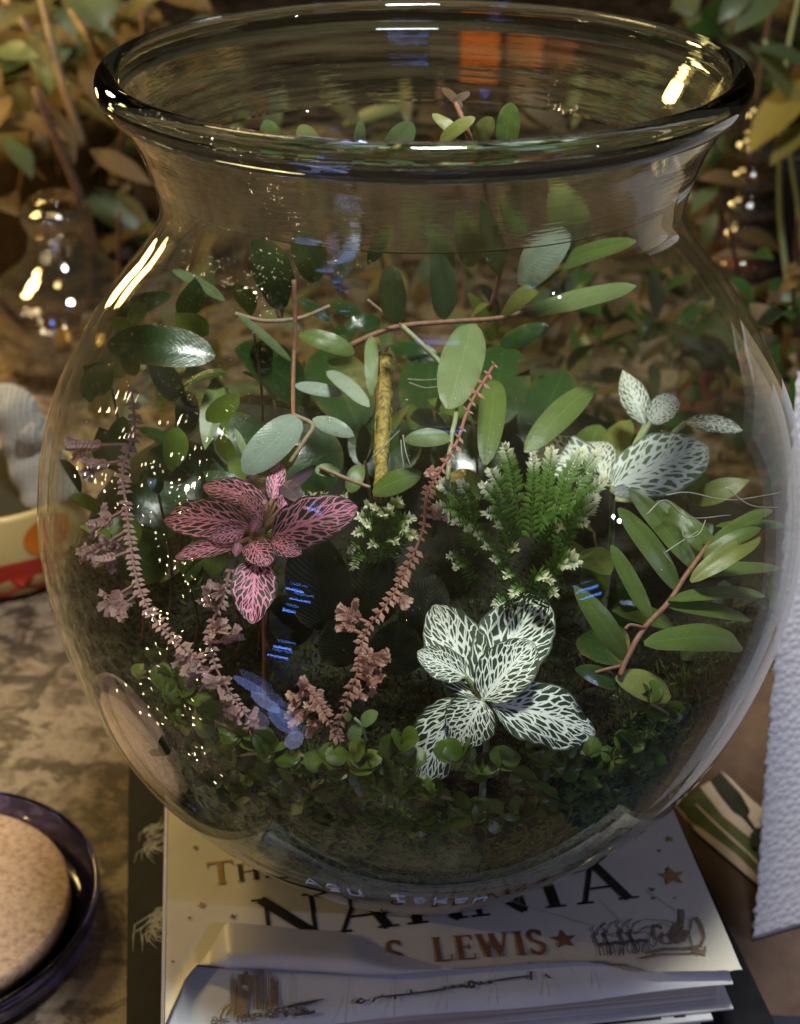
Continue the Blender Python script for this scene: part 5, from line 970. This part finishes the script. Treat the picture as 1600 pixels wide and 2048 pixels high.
for k in range(14):
    a = random.uniform(0, 6.28); o_ = np.array([math.cos(a), math.sin(a), 0])*.0019; s0, s1 = sorted((random.random(), random.random())); mb.tube([P2+(P1-P2)*s0+o_, P2+(P1-P2)*((s0+s1)/2)+o_*1.25, P2+(P1-P2)*s1+o_*1.1], .00018, 4)
o_ = mb.build('loose_fibers', M['straw'], stk, org=stk.location); o_['kind'] = 'stuff'
# fine pale roots at the right and thin twigs
rt = thing('aerial_roots', 'fine pale aerial roots straggling over the right hand leaves', 'roots', pin(1380, 1050, .25))
for path in [[(1290,1030),(1330,1000),(1380,1035),(1460,1030)],[(1365,1030),(1368,1070),(1380,1075),(1400,1065),(1410,1040)],[(1330,1105),(1360,1085),(1395,1062)],[(1330,1105),(1340,1125)],[(1330,990),(1380,985),(1460,1000),(1560,985)],[(1450,975),(1500,1010),(1560,1015)]]:
    pts = [pin(x+random.uniform(-3, 3), y, .16) for x, y in path]; tube_obj(rt, M['root'], pts, .00020, .00012, 'root', 5, 18)
rt2 = thing('aerial_roots', 'two hair thin roots hanging above the small frosty clump', 'roots', pin(815, 940, .4))
for path in [[(806,870),(812,905),(826,945)],[(802,880),(804,910),(810,945)],[(745,915),(780,880),(800,860)],[(815,758),(850,760),(882,757)],[(818,765),(850,775),(882,772)]]: tube_obj(rt2, M['root'], [pin(x, y, .4) for x, y in path], .00016, .0001, 'root', 5, 14)
# taupe oval added in place of a reflection on the left lower glass
m, nt, N, L, p = newmat('taupe_reflection'); f = noise_tex(nt, 120, 5, .6, coord(nt)); setp(p, Base_Color=ramp(nt, f, [(.3, (.20, .14, .10)), (.7, (.33, .245, .18))]), Roughness=.8, Normal=bump(nt, f, .3, .0008)); M['taupe'] = m
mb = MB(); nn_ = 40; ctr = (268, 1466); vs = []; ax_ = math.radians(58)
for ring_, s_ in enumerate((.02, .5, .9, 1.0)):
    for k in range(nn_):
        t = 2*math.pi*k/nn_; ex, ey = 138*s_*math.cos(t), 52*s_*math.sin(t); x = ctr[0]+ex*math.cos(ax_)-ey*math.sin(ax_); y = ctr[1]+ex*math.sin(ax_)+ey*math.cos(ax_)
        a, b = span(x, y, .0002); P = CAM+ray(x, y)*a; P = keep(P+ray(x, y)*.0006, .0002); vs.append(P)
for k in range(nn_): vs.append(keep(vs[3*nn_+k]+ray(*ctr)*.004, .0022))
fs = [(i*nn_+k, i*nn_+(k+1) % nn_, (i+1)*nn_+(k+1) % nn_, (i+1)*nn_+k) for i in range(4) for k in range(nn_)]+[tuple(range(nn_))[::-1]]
mb.add(vs, fs); ws = mb.build('reflection_oval', M['taupe'], org=np.mean(vs, 0)); tag(ws, 'flat taupe oval standing for a reflection in the lower left glass', 'reflection')

# ------------------------------------------------------------------ creeping carpet plants at the front
def creeper(label, spots, f, mat, wpx=(30, 54), group='creeping plants along the front of the bowl', name='creeping_plant', nleaf=8, sh='round'):
    c0 = np.mean(spots, 0); t = thing(name, label, 'plant', root_at(c0[0], c0[1], .9), group)
    pts = [pin(x, y, f) for x, y in spots]
    if len(pts) > 1: tube_obj(t, M['stem'], pts, .0005, .0004, seg=16)
    for (x, y) in spots:
        for k in range(nleaf):
            a = random.uniform(0, 6.28); w_ = random.uniform(*wpx); B = pin(x+random.uniform(-10, 10), y+random.uniform(-8, 8), min(.97, f+random.uniform(0, .04)))
            px = pxm(B); T = keep(B+(np.array([math.cos(a), 0, 0])+UP*math.sin(a)*.7+toward(B)*random.uniform(-.1, .6))*w_*px*1.15, .0012)
            leaf_obj(t, M[mat], keep(B, .0012), T, w_*px, unit(toward(B)*.55+UP*.6+rng.normal(size=3)*.35), shape=sh, arch=.08, fold=.12, cup=.1, nv=8, nu=5, thick=.0004)
    return t
creeper('creeper with round green leaves at the front, below the pink tangle', [(430,1440),(480,1470),(470,1510),(540,1500)], .05, 'carpet')
creeper('creeper with dull round leaves at the lower left behind the light glints', [(380,1440),(360,1380),(400,1500)], .06, 'carpet')
creeper('creeper sprig in front, under the foot of the salmon strand', [(600,1510),(650,1530),(700,1520)], .05, 'carpet')
creeper('bright creeper cluster in front, left below the white nerve plant', [(740,1550),(780,1580),(820,1565)], .03, 'carpet')
creeper('bright creeper cluster in front of the white nerve plant', [(930,1510),(960,1540),(1000,1525)], .02, 'carpet', (30, 50))
creeper('small creeper in front, right below the white nerve plant', [(1080,1500),(1105,1520),(1130,1540)], .03, 'carpet', (24, 40))
creeper('dull creeper climbing the moss at the lower right', [(1230,1520),(1260,1490),(1200,1560)], .05, 'carpet', (26, 44))
creeper('lowest creeper row against the front glass', [(860,1590),(900,1600),(690,1580)], .01, 'carpet', (24, 40))
creeper('dark creeper tuft in the left corner of the moss', [(300,1330),(345,1350)], .12, 'carpet')
creeper('creeper in the right moss under the long leaved vine', [(1290,1400),(1340,1430)], .12, 'carpet', (30, 50))
for lab_, sp_, f_ in creeper_more: creeper(lab_, sp_, f_, 'carpet')
sd = thing('seedling', 'small light green seedling with oval leaves beside the salmon strand', 'plant', root_at(725, 1480, .9))
for bp, tp, w_ in [((722,1448),(756,1425),30),((722,1450),(700,1482),30),((700,1442),(690,1425),16),((755,1530),(775,1545),24)]: B = pin(*bp, .06); leaf_obj(sd, M['seedling'], B, pin(*tp, .05), w_*pxm(B), unit(toward(B)*.7+UP*.4), shape='oblong', fold=.08, nv=8, nu=5)
tube_obj(sd, M['stempale'], [pin(708, 1436, .07), pin(722, 1450, .06), pin(735, 1480, .07)], .0004, .0004)

# ------------------------------------------------------------------ water beads on the inside of the glass
mb = MB()
for i in range(1500):
    if i % 3: x, y = rng.normal(430, 150), rng.normal(640, 130)
    else: x, y = rng.uniform(300, 1350), rng.uniform(120, 1450)
    sp_ = span(x, y, .0003); P = CAM+ray(x, y)*(sp_[0] if (y > 400 or i % 2) else sp_[1]); h = math.hypot(P[0], P[1])
    if h < .03 or P[2] > .232 or abs(h-rin(P[2])) > .0012: continue
    n_ = np.array([-P[0]/h, -P[1]/h, 0]); P = P-n_*(h-rin(P[2]))*-1 if False else np.array([P[0]*rin(P[2])/h, P[1]*rin(P[2])/h, P[2]])
    r = float(np.clip(rng.lognormal(-8.45, .45), .00010, .0006)); mb.ball(P, r, 6, 4, (1, 1, 1.15))
dr = mb.build('water_beads', M['water'], org=(0, 0, .15)); dr['kind'] = 'stuff'; dr['label'] = 'tiny water beads on the inside of the glass'
# raised letters added in place of lettering reflected low in the glass
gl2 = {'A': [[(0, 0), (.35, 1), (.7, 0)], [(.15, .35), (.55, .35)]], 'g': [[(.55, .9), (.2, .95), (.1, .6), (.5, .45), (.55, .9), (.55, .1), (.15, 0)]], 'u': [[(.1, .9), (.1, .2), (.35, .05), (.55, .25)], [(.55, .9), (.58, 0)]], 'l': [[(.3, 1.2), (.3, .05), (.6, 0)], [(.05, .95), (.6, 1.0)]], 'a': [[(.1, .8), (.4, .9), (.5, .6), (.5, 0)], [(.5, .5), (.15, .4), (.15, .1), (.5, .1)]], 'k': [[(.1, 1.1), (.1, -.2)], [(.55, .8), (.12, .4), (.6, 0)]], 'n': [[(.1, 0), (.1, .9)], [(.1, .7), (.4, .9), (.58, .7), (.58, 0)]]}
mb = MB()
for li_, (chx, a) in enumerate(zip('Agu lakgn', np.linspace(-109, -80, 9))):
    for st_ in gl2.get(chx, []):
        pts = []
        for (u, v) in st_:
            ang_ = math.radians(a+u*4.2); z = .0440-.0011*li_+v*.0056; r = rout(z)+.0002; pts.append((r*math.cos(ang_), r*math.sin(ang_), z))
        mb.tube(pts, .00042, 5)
mb.build('reflected_letters', M['mirrorletter'], next(o for o in bowl.children if o.name.startswith('body')))
